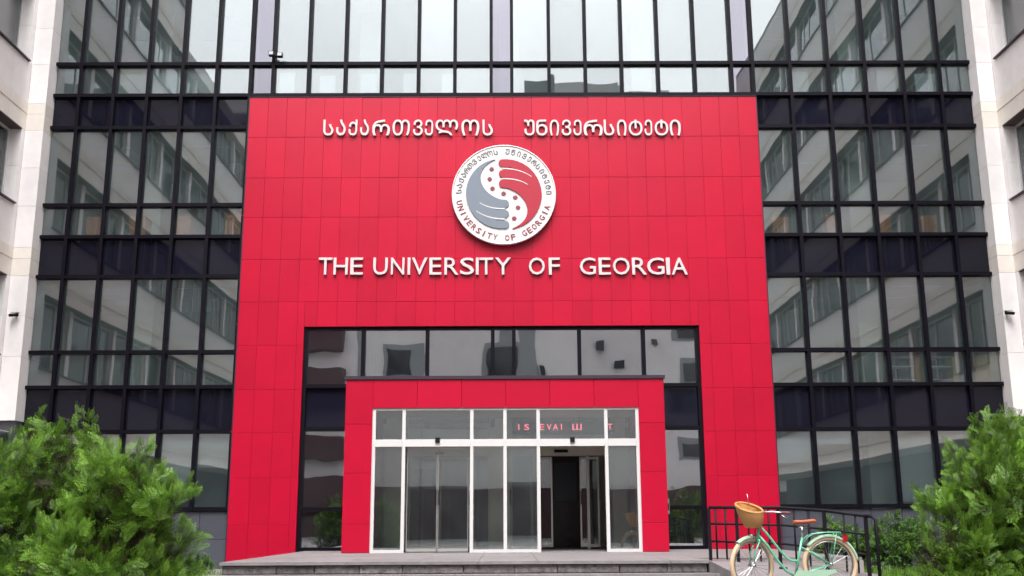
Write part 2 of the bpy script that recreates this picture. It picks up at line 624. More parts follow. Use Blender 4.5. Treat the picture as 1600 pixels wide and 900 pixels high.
ppiece('backing', MT['red_back'], PX0 + .002, OX0 - .002, PY + .010, GY - .13, 0, PTOP - .03)
ppiece('backing', MT['red_back'], OX1 + .002, PX1 - .002, PY + .010, GY - .13, 0, PTOP - .03)
ppiece('backing', MT['red_back'], OX0 - .002, OX1 + .002, PY + .010, GY - .13, OTOP + .002, PTOP - .03)
PZ = [0.0, 0.92, 1.905, 2.875, 3.832, 4.82, 5.805, 6.793, 7.784, 8.731, 9.726, PTOP]
NC = 27
CW = (PX1 - PX0) / NC
gx = [PX0 + i * CW for i in range(NC + 1)]
ge = 0.0024
for j in range(len(PZ) - 1):
    for i in range(NC):
        for (x0, x1) in ([(gx[i], gx[i + 1])] if PZ[j] >= OTOP or not (gx[i] < OX0 < gx[i + 1] or gx[i] < OX1 < gx[i + 1]) else
                         ([(gx[i], OX0), (OX0, gx[i + 1])] if gx[i] < OX0 < gx[i + 1] else [(gx[i], OX1), (OX1, gx[i + 1])])):
            z0, z1 = PZ[j], PZ[j + 1]
            inside = x0 >= OX0 - .01 and x1 <= OX1 + .01
            if inside:
                if z1 <= OTOP:
                    continue
                z0 = max(z0, OTOP)
            if x1 - x0 < .05:
                continue
            dy = random.uniform(-.0018, .0018)
            ppiece('panel', MT['red'], x0 + ge, x1 - ge, PY + dy, PY + dy + .0075, z0 + ge, z1 - ge, bevel=.003, tilt=.06)
ppiece('coping', MT['flash'], PX0 - .01, PX1 + .01, PY - .015, GY - .13, PTOP + .002, PTOP + .014)
for z0, x0, x1 in ((0, PX0 - .022, PX0 - .004), (0, PX1 + .004, PX1 + .022)):
    ppiece('edge_trim', MT['flash'], x0, x1, PY + .012, GY - .13, 0, PTOP)
# small rivet heads along three of the horizontal joints
rv = MB()
for z in (4.82, 3.832, 2.875, 5.26, 7.784):
    for i in range(NC + 1):
        x = gx[i] + random.uniform(-.05, .05)
        if z < 5.0 and OX0 < x < OX1 or random.random() < .35:
            continue
        zz = z + random.uniform(.03, .06)
        rv.box(x - .012, x + .012, -.006, .004, zz - .012, zz + .012)
rvo = rv.build('rivets', MT['red'], P)
rvo['kind'] = 'stuff'

# ------------------------------------------------------------------ raised lettering
def glyph_mesh(ch, name, m, x0, x1, z0, z1, depth, bold=0.0, res=3):
    """one letter as solid mesh, fitted to the box it fills on the wall (x,z), front at y = 0"""
    c = bpy.data.curves.new('t', 'FONT')
    c.body = ch
    c.size = 1.0
    c.resolution_u = res
    c.extrude = 0.5
    c.bevel_depth = bold
    c.bevel_resolution = 0
    o = bpy.data.objects.new('t', c)
    COL.objects.link(o)
    dg = bpy.context.evaluated_depsgraph_get()
    me = bpy.data.meshes.new_from_object(o.evaluated_get(dg))
    bpy.data.objects.remove(o)
    bpy.data.curves.remove(c)
    n = len(me.vertices)
    co = np.empty(n * 3)
    me.vertices.foreach_get('co', co)
    co = co.reshape(-1, 3)
    lo, hi = co.min(0), co.max(0)
    sx = (x1 - x0) / (hi[0] - lo[0])
    sz = (z1 - z0) / (hi[1] - lo[1])
    out = np.empty_like(co)
    out[:, 0] = (co[:, 0] - lo[0]) * sx - (x1 - x0) / 2
    out[:, 2] = (co[:, 1] - lo[1]) * sz - (z1 - z0) / 2
    out[:, 1] = -(co[:, 2] - lo[2]) / (hi[2] - lo[2]) * depth
    me.vertices.foreach_set('co', out.ravel())
    me.name = name
    me.materials.clear()
    me.materials.append(m)
    me.update()
    return me


LY = PY - .003


def line_sign(label, letters, sc, ox, oy, yt, yb, bold):
    s = thing('building_sign', label, 'sign', 'raised white lettering on the red wall', loc=(0, LY, 0))
    for ch, a, b_ in letters:
        A = at(a / sc + ox, yb, LY)
        Bq = at(b_ / sc + ox, yt, LY)
        me = glyph_mesh(ch, 'letter', MT['letter'], A.x, Bq.x, A.z, Bq.z, .065, bold)
        o = link('letter', me, s, ((A.x + Bq.x) / 2, 0, (A.z + Bq.z) / 2))
    return s


GEO1 = [('Ს', 127, 210), ('ა', 228, 305), ('Ქ', 325, 395), ('ა', 415, 487), ('Რ', 510, 650), ('Თ', 668, 805), ('Ვ', 828, 905), ('Ე', 920, 985), ('Ლ', 1003, 1180), ('Ო', 1205, 1345), ('Ს', 1370, 1450)]
GEO2 = [('Უ', 195, 275), ('Ნ', 290, 375), ('Ი', 395, 465), ('Ვ', 488, 560), ('Ე', 580, 640), ('Რ', 660, 805), ('Ს', 818, 895), ('Ი', 920, 990), ('Ტ', 1012, 1115), ('Ე', 1135, 1190), ('Ტ', 1215, 1315), ('Ი', 1332, 1412)]
EN1 = [('T', 90, 200), ('H', 207, 322), ('E', 338, 440), ('U', 517, 632), ('N', 655, 762), ('I', 785, 808), ('V', 818, 940), ('E', 955, 1050), ('R', 1072, 1182), ('S', 1195, 1305), ('I', 1318, 1340), ('T', 1345, 1452), ('Y', 1470, 1590)]
EN2 = [('O', 232, 355), ('F', 387, 472), ('G', 630, 752), ('E', 777, 868), ('O', 888, 1015), ('R', 1038, 1148), ('G', 1155, 1285), ('I', 1305, 1328), ('A', 1345, 1465)]
sg = line_sign('upper line of white raised Georgian letters above the round emblem', [(c, a / 5 + 480, b / 5 + 480) for c, a, b in GEO1] + [(c, a / 5 + 780, b / 5 + 780) for c, a, b in GEO2], 1, 0, 0, 188.5, 213, .004)
se = line_sign('line of white raised capitals reading THE UNIVERSITY OF GEORGIA below the emblem', [(c, a / 5 + 480, b / 5 + 480) for c, a, b in EN1] + [(c, a / 5 + 780, b / 5 + 780) for c, a, b in EN2], 1, 0, 0, 403.5, 430, .002)

# ------------------------------------------------------------------ round emblem
EC = at(787.3, 303.5, PY - .14)
ER = 1.19
E_ = thing('round_emblem', 'round white emblem with a grey and a red hand on the red wall', 'emblem', loc=(EC.x, PY, EC.z))


def disc(mb, r, y0, y1, n=72):
    return mb.prism([(r * math.cos(2 * math.pi * k / n), r * math.sin(2 * math.pi * k / n)) for k in range(n)], y0, y1)


disc(MB(), ER, -.135, -.06).build('disc', MT['emb_white'], E_)
disc(MB(), ER * .93, -.059, .01).build('spacer', MT['joint'], E_)
nrim = 72
MB().tube([((ER - .012) * math.cos(2 * math.pi * k / nrim), -.136, (ER - .012) * math.sin(2 * math.pi * k / nrim)) for k in range(nrim)], .018, 6, closed=True).build('rim', MT['emb_white'], E_, True)


def epx(x, y):                                   # 947 px wide detail of the photograph -> emblem metres
    k = ER / 381.0
    return ((x - 462) * k, (443 - y) * k)


def bez(p0, p1, p2, p3, n=10):
    return [tuple((1 - t) ** 3 * a + 3 * (1 - t) ** 2 * t * b + 3 * (1 - t) * t * t * c + t ** 3 * d for a, b, c, d in zip(p0, p1, p2, p3)) for t in [i / n for i in range(n)]]


def cap(x, ya, yb, side, n=8):
    r = (yb - ya) / 2
    return [(x + side * r * math.cos(a), (ya + yb) / 2 + r * math.sin(a)) for a in [-math.pi / 2 + math.pi * i / n for i in range(n + 1)]]


def yin(parts, m, nm):
    """hand shape with a thumb-side sweep and three rounded fingers"""
    b = MB()
    return b


RC = 276.0
# grey hand, lower left (photograph detail coordinates)
grey = []
grey += bez((400, 175), (285, 190), (184, 300), (184, 440), 14)
grey += bez((184, 440), (190, 560), (270, 690), (430, 705), 14)
grey += [(470, 705)] + cap(472, 645, 705, 1)[::-1][1:] if False else []
grey += [(440, 706)] + [(472 + 29 * math.sin(a), 676 + 29 * math.cos(a)) for a in [math.pi * i / 8 for i in range(9)]]
grey += [(400, 642), (470, 624)] + [(470 + 29 * math.sin(a), 594 + 29 * math.cos(a)) for a in [math.pi * i / 8 for i in range(9)]]
grey += [(395, 560), (466, 551)] + [(468 + 31 * math.sin(a), 517 + 31 * math.cos(a)) for a in [math.pi * i / 8 for i in range(9)]]
grey += bez((440, 484), (370, 465), (290, 400), (290, 310), 10)
grey += bez((290, 310), (292, 250), (330, 205), (400, 175), 8)


def clean(poly):
    out = []
    for p in poly:
        if not out or abs(p[0] - out[-1][0]) + abs(p[1] - out[-1][1]) > .5:
            out.append(p)
    return out


from mathutils.geometry import tessellate_polygon


def shape(poly, name, m, y0, y1):
    poly = [epx(*p) for p in clean(poly)]
    tri = tessellate_polygon([[Vector((x, z, 0)) for x, z in poly]])
    b = MB()
    k = len(poly)
    b.v = [(x, y0, z) for x, z in poly] + [(x, y1, z) for x, z in poly]
    for t3 in tri:
        a, b_, c = [poly[i] for i in t3]
        cr_ = (b_[0] - a[0]) * (c[1] - a[1]) - (b_[1] - a[1]) * (c[0] - a[0])
        b.f.append(tuple(t3) if cr_ > 0 else tuple(reversed(t3)))
    ar = sum(poly[i][0] * poly[(i + 1) % k][1] - poly[(i + 1) % k][0] * poly[i][1] for i in range(k))
    for i in range(k):
        j = (i + 1) % k
        b.f.append((i, k + i, k + j, j) if ar > 0 else (i, j, k + j, k + i))
    return b.build(name, m, E_)


shape(grey, 'grey_hand', MT['grey'], -.160, -.130)
red_ = [(924 - x, 880 - y) for x, y in grey]     # the red hand is the grey one turned half round
shape(red_, 'red_hand', MT['emb_red'], -.160, -.130)
# white slits that carry the gaps between the fingers into the palms
for pts in (((285, 508), (330, 540), (390, 556), (470, 556)), ((258, 570), (310, 610), (380, 632), (470, 634))):
    for flip in (False, True):
        q = bez(*pts, n=14) + [pts[-1]]
        if flip:
            q = [(924 - x, 880 - y) for x, y in q]
        b = MB()
        pp = []
        for i, (x, y) in enumerate(q):
            a, c = q[max(i - 1, 0)], q[min(i + 1, len(q) - 1)]
            dx, dy = c[0] - a[0], c[1] - a[1]
            L_ = math.hypot(dx, dy) or 1
            w = 2.2 + 2.5 * i / len(q)
            pp.append(((x - dy / L_ * w, y + dx / L_ * w), (x + dy / L_ * w, y - dx / L_ * w)))
        shape([p[0] for p in pp] + [p[1] for p in reversed(pp)], 'finger_gap', MT['emb_white'], -.1625, -.150)
for x, y in ((373, 248), (358, 325), (379, 398), (460, 437), (545, 467), (565, 544), (537, 626)):
    cx, cz = epx(x, y)
    poly = []
    for k in range(16):
        r = .058 if k % 2 == 0 else .036
        poly.append((cx + r * math.cos(math.pi * k / 8), cz + r * math.sin(math.pi * k / 8)))
    MB().prism(poly, -.152, -.130).build('star', MT['ink_red'], E_)


def ring_text(txt, a0, a1, rad, h, m, inward):
    n = len(txt)
    for i, ch in enumerate(txt):
        if ch == ' ':
            continue
        a = R(a0 + (a1 - a0) * i / (n - 1))
        wd = h * {'I': .22, ' ': .5, 'Ი': .62, 'Ე': .55, 'Ლ': 1.15, 'Თ': .95, 'Ო': .95, 'Რ': .95}.get(ch, .74)
        me = glyph_mesh(ch, 'letter', m, -wd / 2, wd / 2, -h / 2, h / 2, .012, .012, 2)
        o = link('letter', me, E_, (rad * math.cos(a), -.133, rad * math.sin(a)))
        o.rotation_euler = (0, -(a - math.pi / 2) if not inward else -(a + math.pi / 2), 0)


ring_text('ᲡაᲥაᲠᲗᲕᲔᲚᲝᲡ ᲣᲜᲘᲕᲔᲠᲡᲘᲢᲔᲢᲘ', 176, 2, 1.035, .13, MT['ink_grey'], False)
ring_text('UNIVERSITY OF GEORGIA', 191, 342, 1.035, .135, MT['ink_red'], True)

# ------------------------------------------------------------------ entrance vestibule
VY = 21.20
V = thing('entrance_vestibule', 'projecting red framed glass vestibule with white frames and sliding doors', 'vestibule', loc=(0, VY, 0))


def vp(name, m, *a, **k):
    return ppiece(name, m, *a, par=V, y=VY, **k)


VX0, VX1, VTOP = -3.237, 3.18, 3.77
IX0, IX1, ITOP = -2.69, 2.66, 3.195
vp('side_wall', MT['red_back'], VX0 + .03, IX0 - .03, VY + .035, PY + .14, TZ, VTOP - .03)
vp('side_wall', MT['red_back'], IX1 + .03, VX1 - .03, VY + .035, PY + .14, TZ, VTOP - .03)
vp('header', MT['red_back'], IX0 - .03, IX1 + .03, VY + .035, PY + .14, ITOP + .03, VTOP - .03)
for z0, z1 in ((TZ + .004, 0.92), (0.92, 1.905), (1.905, 2.875), (2.875, VTOP)):
    vp('panel', MT['red'], VX0, IX0, VY, VY + .03, z0 + .003, z1 - .003, bevel=.003, tilt=.05)
    vp('panel', MT['red'], IX1, VX1, VY, VY + .03, z0 + .003, z1 - .003, bevel=.003, tilt=.05)
n = 6
for i in range(n):
    w = (IX1 - IX0) / n
    vp('panel', MT['red'], IX0 + i * w + .003, IX0 + (i + 1) * w - .003, VY, VY + .03, ITOP, VTOP - .003, bevel=.003, tilt=.05)
for x0, x1 in ((VX0, VX0 + .027), (VX1 - .027, VX1), ):
    for k in range(2):
        vp('side_panel', MT['red'], x0, x1, VY + .036 + k * 1.0, VY + 1.03 + k * .96, TZ, VTOP - .004)
for x0, x1 in ((IX0 - .027, IX0), (IX1, IX1 + .027)):
    vp('reveal_panel', MT['red'], x0, x1, VY + .034, VY + .5, TZ, ITOP)
vp('soffit', MT['cream'], IX0 - .028, IX1 + .028, VY + .036, PY + .13, ITOP + .001, ITOP + .028)
vp('coping', MT['flash'], VX0 - .03, VX1 + .03, VY - .03, PY + .1, VTOP + .002, VTOP + .07)
# white frame
FY0, FY1 = VY + .03, VY + .13
VM = [IX0, -2.057, -.698, -.031, .636, 1.997, IX1]
for i, x in enumerate(VM):
    w = .034
    xx = min(max(x, IX0 + w), IX1 - w)
    vp('frame_post', MT['white_alu'], xx - w, xx + w, FY0, FY1, TZ, ITOP - .002)
for i in range(6):
    a, b_ = VM[i] + .034, VM[i + 1] - .034
    if i == 0:
        a += .034
    if i == 5:
        b_ -= .034
    vp('frame_bar', MT['white_alu'], a, b_, FY0 - .03, FY1 - .002, 2.425, 2.568)
    vp('frame_bar', MT['white_alu'], a, b_, FY0 + .004, FY1 - .002, ITOP - .045, ITOP - .002)
    vp('pane', MT['glass_clear'], a, b_, FY0 + .04, FY0 + .052, 2.57, ITOP - .047, tilt=.2)
    if i in (1, 4):
        continue
    vp('frame_bar', MT['white_alu'], a, b_, FY0 + .004, FY1 - .002, TZ, TZ + .06)
    vp('pane', MT['glass_clear'], a, b_, FY0 + .04, FY0 + .052, TZ + .062, 2.423, tilt=.2)
for x in (-1.377, 1.317):
    s = vp('door_sensor', MT['black'], x - .045, x + .045, FY0 - .075, FY0 - .032, 2.50, 2.60, bevel=.01)


def door_leaf(x0, x1, y, z0, z1, m=MT['silver'], w=.035):
    d = thing('door_leaf', None, None)
    d.parent = V
    d.location = ((x0 + x1) / 2, y - VY, 0)
    h = (x1 - x0) / 2
    fb = MB()
    fb.box(-h, -h + w, -.02, .02, z0, z1).box(h - w, h, -.02, .02, z0, z1)
    fb.box(-h + w, h - w, -.019, .019, z0, z0 + .06).box(-h + w, h - w, -.019, .019, z1 - .05, z1)
    fb.build('frame', m, d)
    MB().box(-h + w, h - w, -.005, .005, z0 + .06, z1 - .05).build('pane', MT['glass_clear'], d)
    MB().box(h - .03 if x0 < -1.37 else -h + .01, h - .01 if x0 < -1.37 else -h + .03, -.055, -.021, z0 + .9, z0 + 1.2).build('handle', MT['black'], d)
    return d


# outer left pair shut, outer right pair slid open behind the sidelights
door_leaf(-1.99, -1.385, VY + .16, TZ + .02, 2.42, w=.012)
door_leaf(-1.37, -.765, VY + .16, TZ + .02, 2.42, w=.012)
door_leaf(.05, .60, VY + .16, TZ + .02, 2.42, w=.012)
door_leaf(2.03, 2.58, VY + .16, TZ + .02, 2.42, w=.012)
# inner screen at the back of the vestibule
SY = 23.42
sxs = {'lp': (-2.19, -.76), 'rp': (.55, 2.30)}


def sp(name, m, x0, x1, y0, y1, z0, z1, **k):
    return vp(name, m, x0, x1, y0, y1, z0, z1, **k)


sp('screen_wall', MT['cream'], -2.66, -2.19, SY, SY + .2, TZ, ITOP)
sp('screen_wall', MT['cream'], -.40, .12, SY, SY + .2, TZ, ITOP)
sp('screen_wall', MT['cream'], 2.32, 2.63, SY, SY + .2, TZ, ITOP)
sp('screen_header', MT['cream'], -2.19, -.40, SY, SY + .2, 2.37, 2.60)
sp('screen_header', MT['cream'], .12, 2.32, SY, SY + .2, 2.37, 2.60)
sp('pane', MT['glass_clear'], -2.18, -.41, SY + .08, SY + .09, 2.61, ITOP)
sp('pane', MT['glass_clear'], .13, 2.31, SY + .08, SY + .09, 2.61, ITOP)
for x in (-2.19, -.74, .55, 1.78):
    sp('screen_post', MT['silver'], x - .03, x + .03, SY - .03, SY + .205, TZ, 2.37)
door_leaf(-2.15, -1.475, SY + .02, TZ + .05, 2.34)
door_leaf(-1.465, -.79, SY + .02, TZ + .05, 2.34)
door_leaf(.62, 1.00, SY + .02, TZ + .05, 2.34)
door_leaf(1.60, 2.02, SY + .02, TZ + .05, 2.34)
sp('screen_pane', MT['glass_clear'], .13, .54, SY + .08, SY + .09, TZ, 2.36)
sp('screen_pane', MT['glass_clear'], -.70, -.41, SY + .08, SY + .09, TZ, 2.36)
sp('door_track', MT['black'], 1.05, 1.35, SY - .05, SY - .002, 2.44, 2.50)
sp('door_track', MT['black'], -1.56, -1.38, SY - .05, SY - .002, 2.40, 2.46)
sp('floor', MT['terr'], IX0 - .02, IX1 + .02, VY + .10, SY + .2, TZ - .03, TZ + .004)
# lobby behind the screen
LB = thing('lobby_door', 'dark brown wooden door standing beyond the open inner doorway', 'door', loc=(1.42, 25.2, TZ))
MB().box(-.62, .62, 0, .08, 0, 2.5).build('door_panel', MT['wood_dark'], LB)
MB().box(-.30, .22, -.02, -.003, 1.05, 1.95).build('notice', MT['led_board'], LB)
bpiece('lobby_wall', MT['opp'], -5.9, 5.8, 26.6, 26.8, TZ, 2.96)
for x0, x1, y, z0, z1, m in ((-2.4, -1.75, 25.6, TZ, 2.2, 'dark'), (-.98, -.55, 25.9, TZ + .6, 2.1, 'room'), (.25, .75, 25.8, TZ + .8, 1.6, 'room'), (2.0, 2.9, 25.7, TZ, 2.6, 'cream'), (-3.0, -2.45, 25.2, TZ, 2.9, 'cream')):
    bpiece('lobby_panel', MT[m], x0, x1, y, y + .1, z0, z1)
# LED ticker hung over the inner doors
LS = thing('led_sign', 'dark ticker board with broken red glowing characters over the inner doors', 'led sign', loc=(1.2, SY - .32, at(885, 667, SY - .32).z))
MB().box(-1.05, 1.15, 0, .07, -.11, .11).build('board', MT['led_board'], LS)
MB().box(-.85, -.83, .02, .04, .11, .44).box(.83, .85, .02, .04, .11, .44).build('hanger', MT['grey_metal'], LS)
for ch, x, w in (('I', -.93, .02), ('S', -.76, .11), ('E', -.43, .10), ('V', -.27, .10), ('A', -.13, .11), ('I', .0, .02), ('Ш', .34, .20), ('T', 1.06, .10)):
    me = glyph_mesh(ch, 'character', MT['led'], -w / 2, w / 2, -.06, .065, .006, .0, 2)
    link('character', me, LS, (x, -.001, 0))
EI = at(1046, 791, VY + .1)
IC = thing('door_intercom', 'small grey intercom box fixed on the right flank of the red vestibule', 'intercom', loc=(VX1 + .0, VY + .25, EI.z))
MB().box(.002, .06, -.06, .06, -.15, .15).build('casing', MT['grey_metal'], IC)
MB().box(.005, .05, -.066, -.061, -.08, .06).build('speaker_grille', MT['black'], IC)

# ------------------------------------------------------------------ terrace, steps and ramp
T = thing('entrance_terrace', 'stone terrace with two steps before the glass doors', 'terrace', kind='structure')
TX0, TX1, TY0 = -4.33, 3.05, 16.38
MB().box(TX0 + .06, TX1 - .02, TY0 + .12, 23.26, 0, TZ - .05).box(TX1 - .02, 5.7, 17.35, 23.1, 0, TZ - .05).build('core', MT['joint'], T)
edges = [TX0]
while edges[-1] < TX1 - .3:
    edges.append(min(edges[-1] + random.choice((.9, 1.0, 1.1)), TX1))
edges[-1] = TX1
for i in range(len(edges) - 1):
    for y0, y1 in ((TY0, 17.6), (17.6, 19.0), (19.0, 20.4), (20.4, 21.8), (21.8, 23.20)):
        xa, xb = edges[i], edges[i + 1]
        piece('slab', MT['terr'], T, xa + .003, xb - .003, y0 + .003, y1 - .003, TZ - .045, TZ - random.uniform(0, .003))
for xa, xb in ((3.05, 4.4), (4.4, 5.7)):
    for y0, y1 in ((17.4, 19.2), (19.2, 21.1), (21.1, 23.1)):
        piece('slab', MT['terr'], T, xa + .003, xb - .003, y0 + .003, y1 - .003, TZ - .045, TZ)


def riser(y, z0, z1, x0, x1):
    x = x0
    while x < x1 - .05:
        w = min(random.uniform(.45, .95), x1 - x)
        if x1 - x - w < .2:
            w = x1 - x
        piece('stone_block', MT['block'], T, x + .005, x + w - .005, y + random.uniform(0, .012), y + .2, z0 + .004, z1 - .004, bevel=.008)
        x += w


riser(TY0 + .05, .185, TZ - .05, TX0 + .04, TX1 - .02)
STEP_Y = TY0 - .33
x = TX0 - .16
while x < TX1 + .05:
    w = min(random.uniform(1.0, 1.4), TX1 + .1 - x)
    piece('tread', MT['terr'], T, x + .003, x + w - .003, STEP_Y, TY0 + .06, .145, .183 - random.uniform(0, .003))
    x += w
MB().box(TX0 - .1, TX1, STEP_Y + .2, TY0 + .11, 0, .14).build('step_core', MT['joint'], T)
riser(STEP_Y + .05, 0.0, .142, TX0 - .12, TX1 + .05)
# side walls of blocks at the left end
for y0 in (16.5, 17.6, 18.7, 19.8, 20.9, 22.0):
    piece('stone_block', MT['block'], T, TX0 + .02, TX0 + .07, y0, y0 + 1.09, .01, TZ - .05)
# ramp from the terrace corner down to the pavement
RP = thing('ramp', 'sloping paved ramp beside the steps under the black railing', 'ramp', kind='structure')
ra = [(3.05, 16.38, TZ - .006), (3.05, 17.4, TZ - .006), (4.26, 16.95, .33), (5.5, 15.95, .16), (4.9, 14.72, .035), (3.9, 14.75, .03), (3.42, 15.1, .10)]
b = MB()
b.v = ra + [(x, y, -.05) for x, y, z in ra] + [(3.9, 16.1, .235)]
k = len(ra)
for i in range(k):
    j = (i + 1) % k
    b.f.append((2 * k, j, i))
    b.f.append((i, j, k + j, k + i))
b.build('ramp_slab', MT['terr'], RP)

# ------------------------------------------------------------------ railing
RL = thing('ramp_railing', 'black metal railing with upright bars beside the ramp', 'railing')
path = []
for px, Y, zb in ((1107, 17.0, TZ), (1170, 16.9, TZ - .03), (1225, 16.6, .31), (1290, 16.1, .24), (1352, 15.6, .17)):
    yy = {1107: 793, 1170: 793, 1225: 793.5, 1290: 798, 1352: 806}[px]
    p = at(px, yy, Y)
    path.append((px, p.x, p.y, zb, p.z))


def along(px):
    for a, b_ in zip(path, path[1:]):
        if a[0] <= px <= b_[0]:
            t = (px - a[0]) / (b_[0] - a[0])
            return [a[i] + (b_[i] - a[i]) * t for i in range(1, 5)]


MB().tube([(x, y, zt) for _, x, y, zb, zt in path], .025, 10).build('top_rail', MT['black'], RL, True)
for f in (.68, .34):
    MB().tube([(x, y, zb + (zt - zb) * f) for _, x, y, zb, zt in path], .017, 8).build('mid_rail', MT['black'], RL, True)
for px in (1107, 1150, 1215, 1287, 1352):
    x, y, zb, zt = along(px)
    MB().box(x - .023, x + .023, y - .023, y + .023, zb - .15, zt - .01).build('post', MT['black'], RL)
for px in (1117.5, 1132.5, 1168, 1185, 1200, 1240, 1262, 1318, 1336):
    x, y, zb, zt = along(px)
    MB().tube([(x, y, zb + .0), (x, y, zt)], .015, 8).build('baluster', MT['black'], RL, True)
x, y, zb, zt = along(1352)
MB().tube([(x, y, zt), (x + .06, y - .1, zt - .01), (x + .09, y - .16, zt - .06), (x + .09, y - .16, -.02)], .025, 10).build('end_post', MT['black'], RL, True)
p0, p1 = at(1192, 874, 15.3), at(1150, 868, 15.9)
# ------------------------------------------------------------------ stone wings
ZS = [4.55 + 3.45 * k for k in range(5)]


def wing(sg_, xw, xp, label, cut=None):
    w = thing('wing_building', label, 'building', 'pale stone wings flanking the courtyard', loc=(xw, 23.0, 0))

    def wp(name, m, d0, d1, y0, y1, z0, z1, **k):
        # d = distance behind the wall face, away from the courtyard
        a, b_ = sorted((-sg_ * -d0 * -1 if False else sg_ * d0, sg_ * d1))
        o = piece(name, m, None, a, b_, y0 - 23.0, y1 - 23.0, z0, z1, **k)
        o.parent = w
        return o
    YE = -1.0
    YT = YE if cut is None else cut                # the upper storeys may stop short
    bands = []
    for s in ZS:
        bands.append((s - 1.63, s))
    TOPW = ZS[-1] + 1.82 + 1.9
    bands.append((ZS[-1] + 1.82, TOPW))
    for z0, z1 in bands:
        ye = YT if z0 > 16 else YE
        wp('spandrel_core', MT['joint'], .045, .34, ye, 23.0, z0 + .03, z1 - .01)
        rows = ((z0, z0 + .40, 'stone_beige', 0.0), (z0 + .40, z0 + .66, 'stone_beige', -.012), (z0 + .66, z1, 'stone', 0.006))
        y = 23.0
        kx = 0
        while y > ye + .1:
            st = .9 if y > 19.5 else 2.4
            y2 = max(y - st, ye)
            for za, zb, m, off in rows:
                wp('cladding_panel', MT[m], off, .04, y2 + .003, y - .003, za + .003, zb - .003)
            y = y2
        wp('window_sill', MT['flash'], -.05, .33, ye, 22.80, z1 + .002, z1 + .035) if z1 < TOPW - 1 else None
        if z0 > 4:
            wp('window_soffit', MT['soffit'], -.004, .33, ye, 22.80, z0 - .028, z0 - .002)
    # window strips, one storey after another
    for s in ZS:
        ye = YT if s > 18 else YE
        z0, z1 = s + .037, s + 1.79
        wp('end_pier', MT['stone'], .004, .40, 22.803, 23.0, s + .003, s + .91)
        wp('end_pier', MT['stone'], .004, .40, 22.803, 23.0, s + .916, s + 1.817)
        y = 22.80
        while y > ye + 1.5:
            y2 = max(y - 2.75, ye + .3)
            wn = thing('window', None, None)
            wn.parent = w
            wn.location = (sg_ * .30, (y + y2) / 2 - 23.0, (z0 + z1) / 2)
            h, v = (y - y2) / 2, (z1 - z0) / 2
            f = MB()
            for a, b_ in ((-h, -h + .06), (h - .06, h), (-.03, .03), (-h / 2 - .025, -h / 2 + .025)):
                f.box(-.03, .03, a, b_, -v, v)
            f.box(-.029, .029, -h, h, -v, -v + .06).box(-.029, .029, -h, h, v - .06, v)
            key = ('wf', round(h, 2))
            me = _cache.get(key)
            if me is None:
                me = _cache[key] = f.mesh('frame', MT['white_alu'])
            link('frame', me, wn)
            key = ('wg', round(h, 2))
            me = _cache.get(key)
            if me is None:
                me = _cache[key] = MB().box(-.006, .006, -h + .02, h - .02, -v + .02, v - .02).mesh('pane', MT['glass'])
            link('pane', me, wn)
            if y > 22.7:
                MB().box(-.01, .01, -h + .07, h - .07, -v + .08, v - .07).build('blind', MT['room'], wn, loc=(sg_ * .10, 0, 0))
            elif random.random() < .55:
                a = random.choice((-h + .07, -h * .4, .05))
                MB().box(-.01, .01, a, a + h * random.uniform(.5, .9), -v + .08, v - .07).build('blind', MT['cream'], wn, loc=(sg_ * .14, 0, 0))
            y = y2
            if y > ye + 2:
                wp('pier', MT['stone'], .18, .40, y - .22, y, s + .003, s + 1.817)
                y -= .22
    # dark rooms behind the windows, floors between them
    wp('rear_wall', MT['room'], 3.0, 5.3, YE, 23.0, 0, 16.70)
    wp('rear_wall', MT['room'], 3.0, 5.3, YT, 23.0, 16.704, TOPW)
    if cut is not None:
        wp('low_roof', MT['joint'], .05, 5.3, YE, cut - .003, 16.73, 16.9)
        wp('parapet', MT['stone_beige'], 0.0, .30, YE, cut - .003, 16.70, 17.25)
        wp('end_wall', MT['stone'], .05, 5.2, cut - .2, cut - .002, 16.91, TOPW)
    for s in ZS:
        wp('floor_slab', MT['room'], .36, 2.99, YT if s > 18 else YE, 23.0, s - 1.5, s - 1.2)
        for yy in (1.5, 7, 12.5, 18):
            if s > 18 and yy < YT:
                continue
            wp('partition', MT['room'], .8, 2.98, yy, yy + .15, s - 1.19, s + 1.9)
    wp('roof', MT['joint'], 0.02, 5.3, YT, 23.0, TOPW + .003, TOPW + .2)
    wp('end_wall', MT['stone'], .05, 5.2, YE - .2, YE - .002, 2.9, TOPW if cut is None else 16.9)
    # return pier beside the glazing
    hw = abs(xp - xw)
    za = [3.15]
    for s in ZS:
        za += [s, s + .91, s + 1.82, s + 2.22, s + 2.48]
    za = sorted(set(round(z, 3) for z in za))
    for a, b_ in zip(za, za[1:]):
        beige = any(abs(a - (s + 1.82)) < .02 or abs(a - (s + 2.22)) < .02 for s in ZS)
        o = piece('pilaster_panel', MT['stone_beige' if beige else 'stone'], None,
                  min(0, -sg_ * hw) + .003, max(0, -sg_ * hw) - .003, -.04, .40, a + .003, b_ - .003)
        o.parent = w
    # lower storey set back under the stone
    wp('soffit', MT['stone'], -.30, 1.2, YE, 23.0, 2.90, 2.918)
    wp('base_wall', MT['tile'], 1.0, 1.3, YE, 23.0, 0, 2.89)
    wp('base_wall', MT['tile'], -(abs(xp - xw) - .01), 1.3, 23.05, 23.35, 0, 3.14)
    return w


wing(-1, -11.08, -10.66, 'pale stone wing with ribbon windows beside the glazing above the leafy left shrub', 13.2)
wing(1, 11.45, 11.075, 'pale stone wing with ribbon windows beside the glazing above the leafy right shrub')


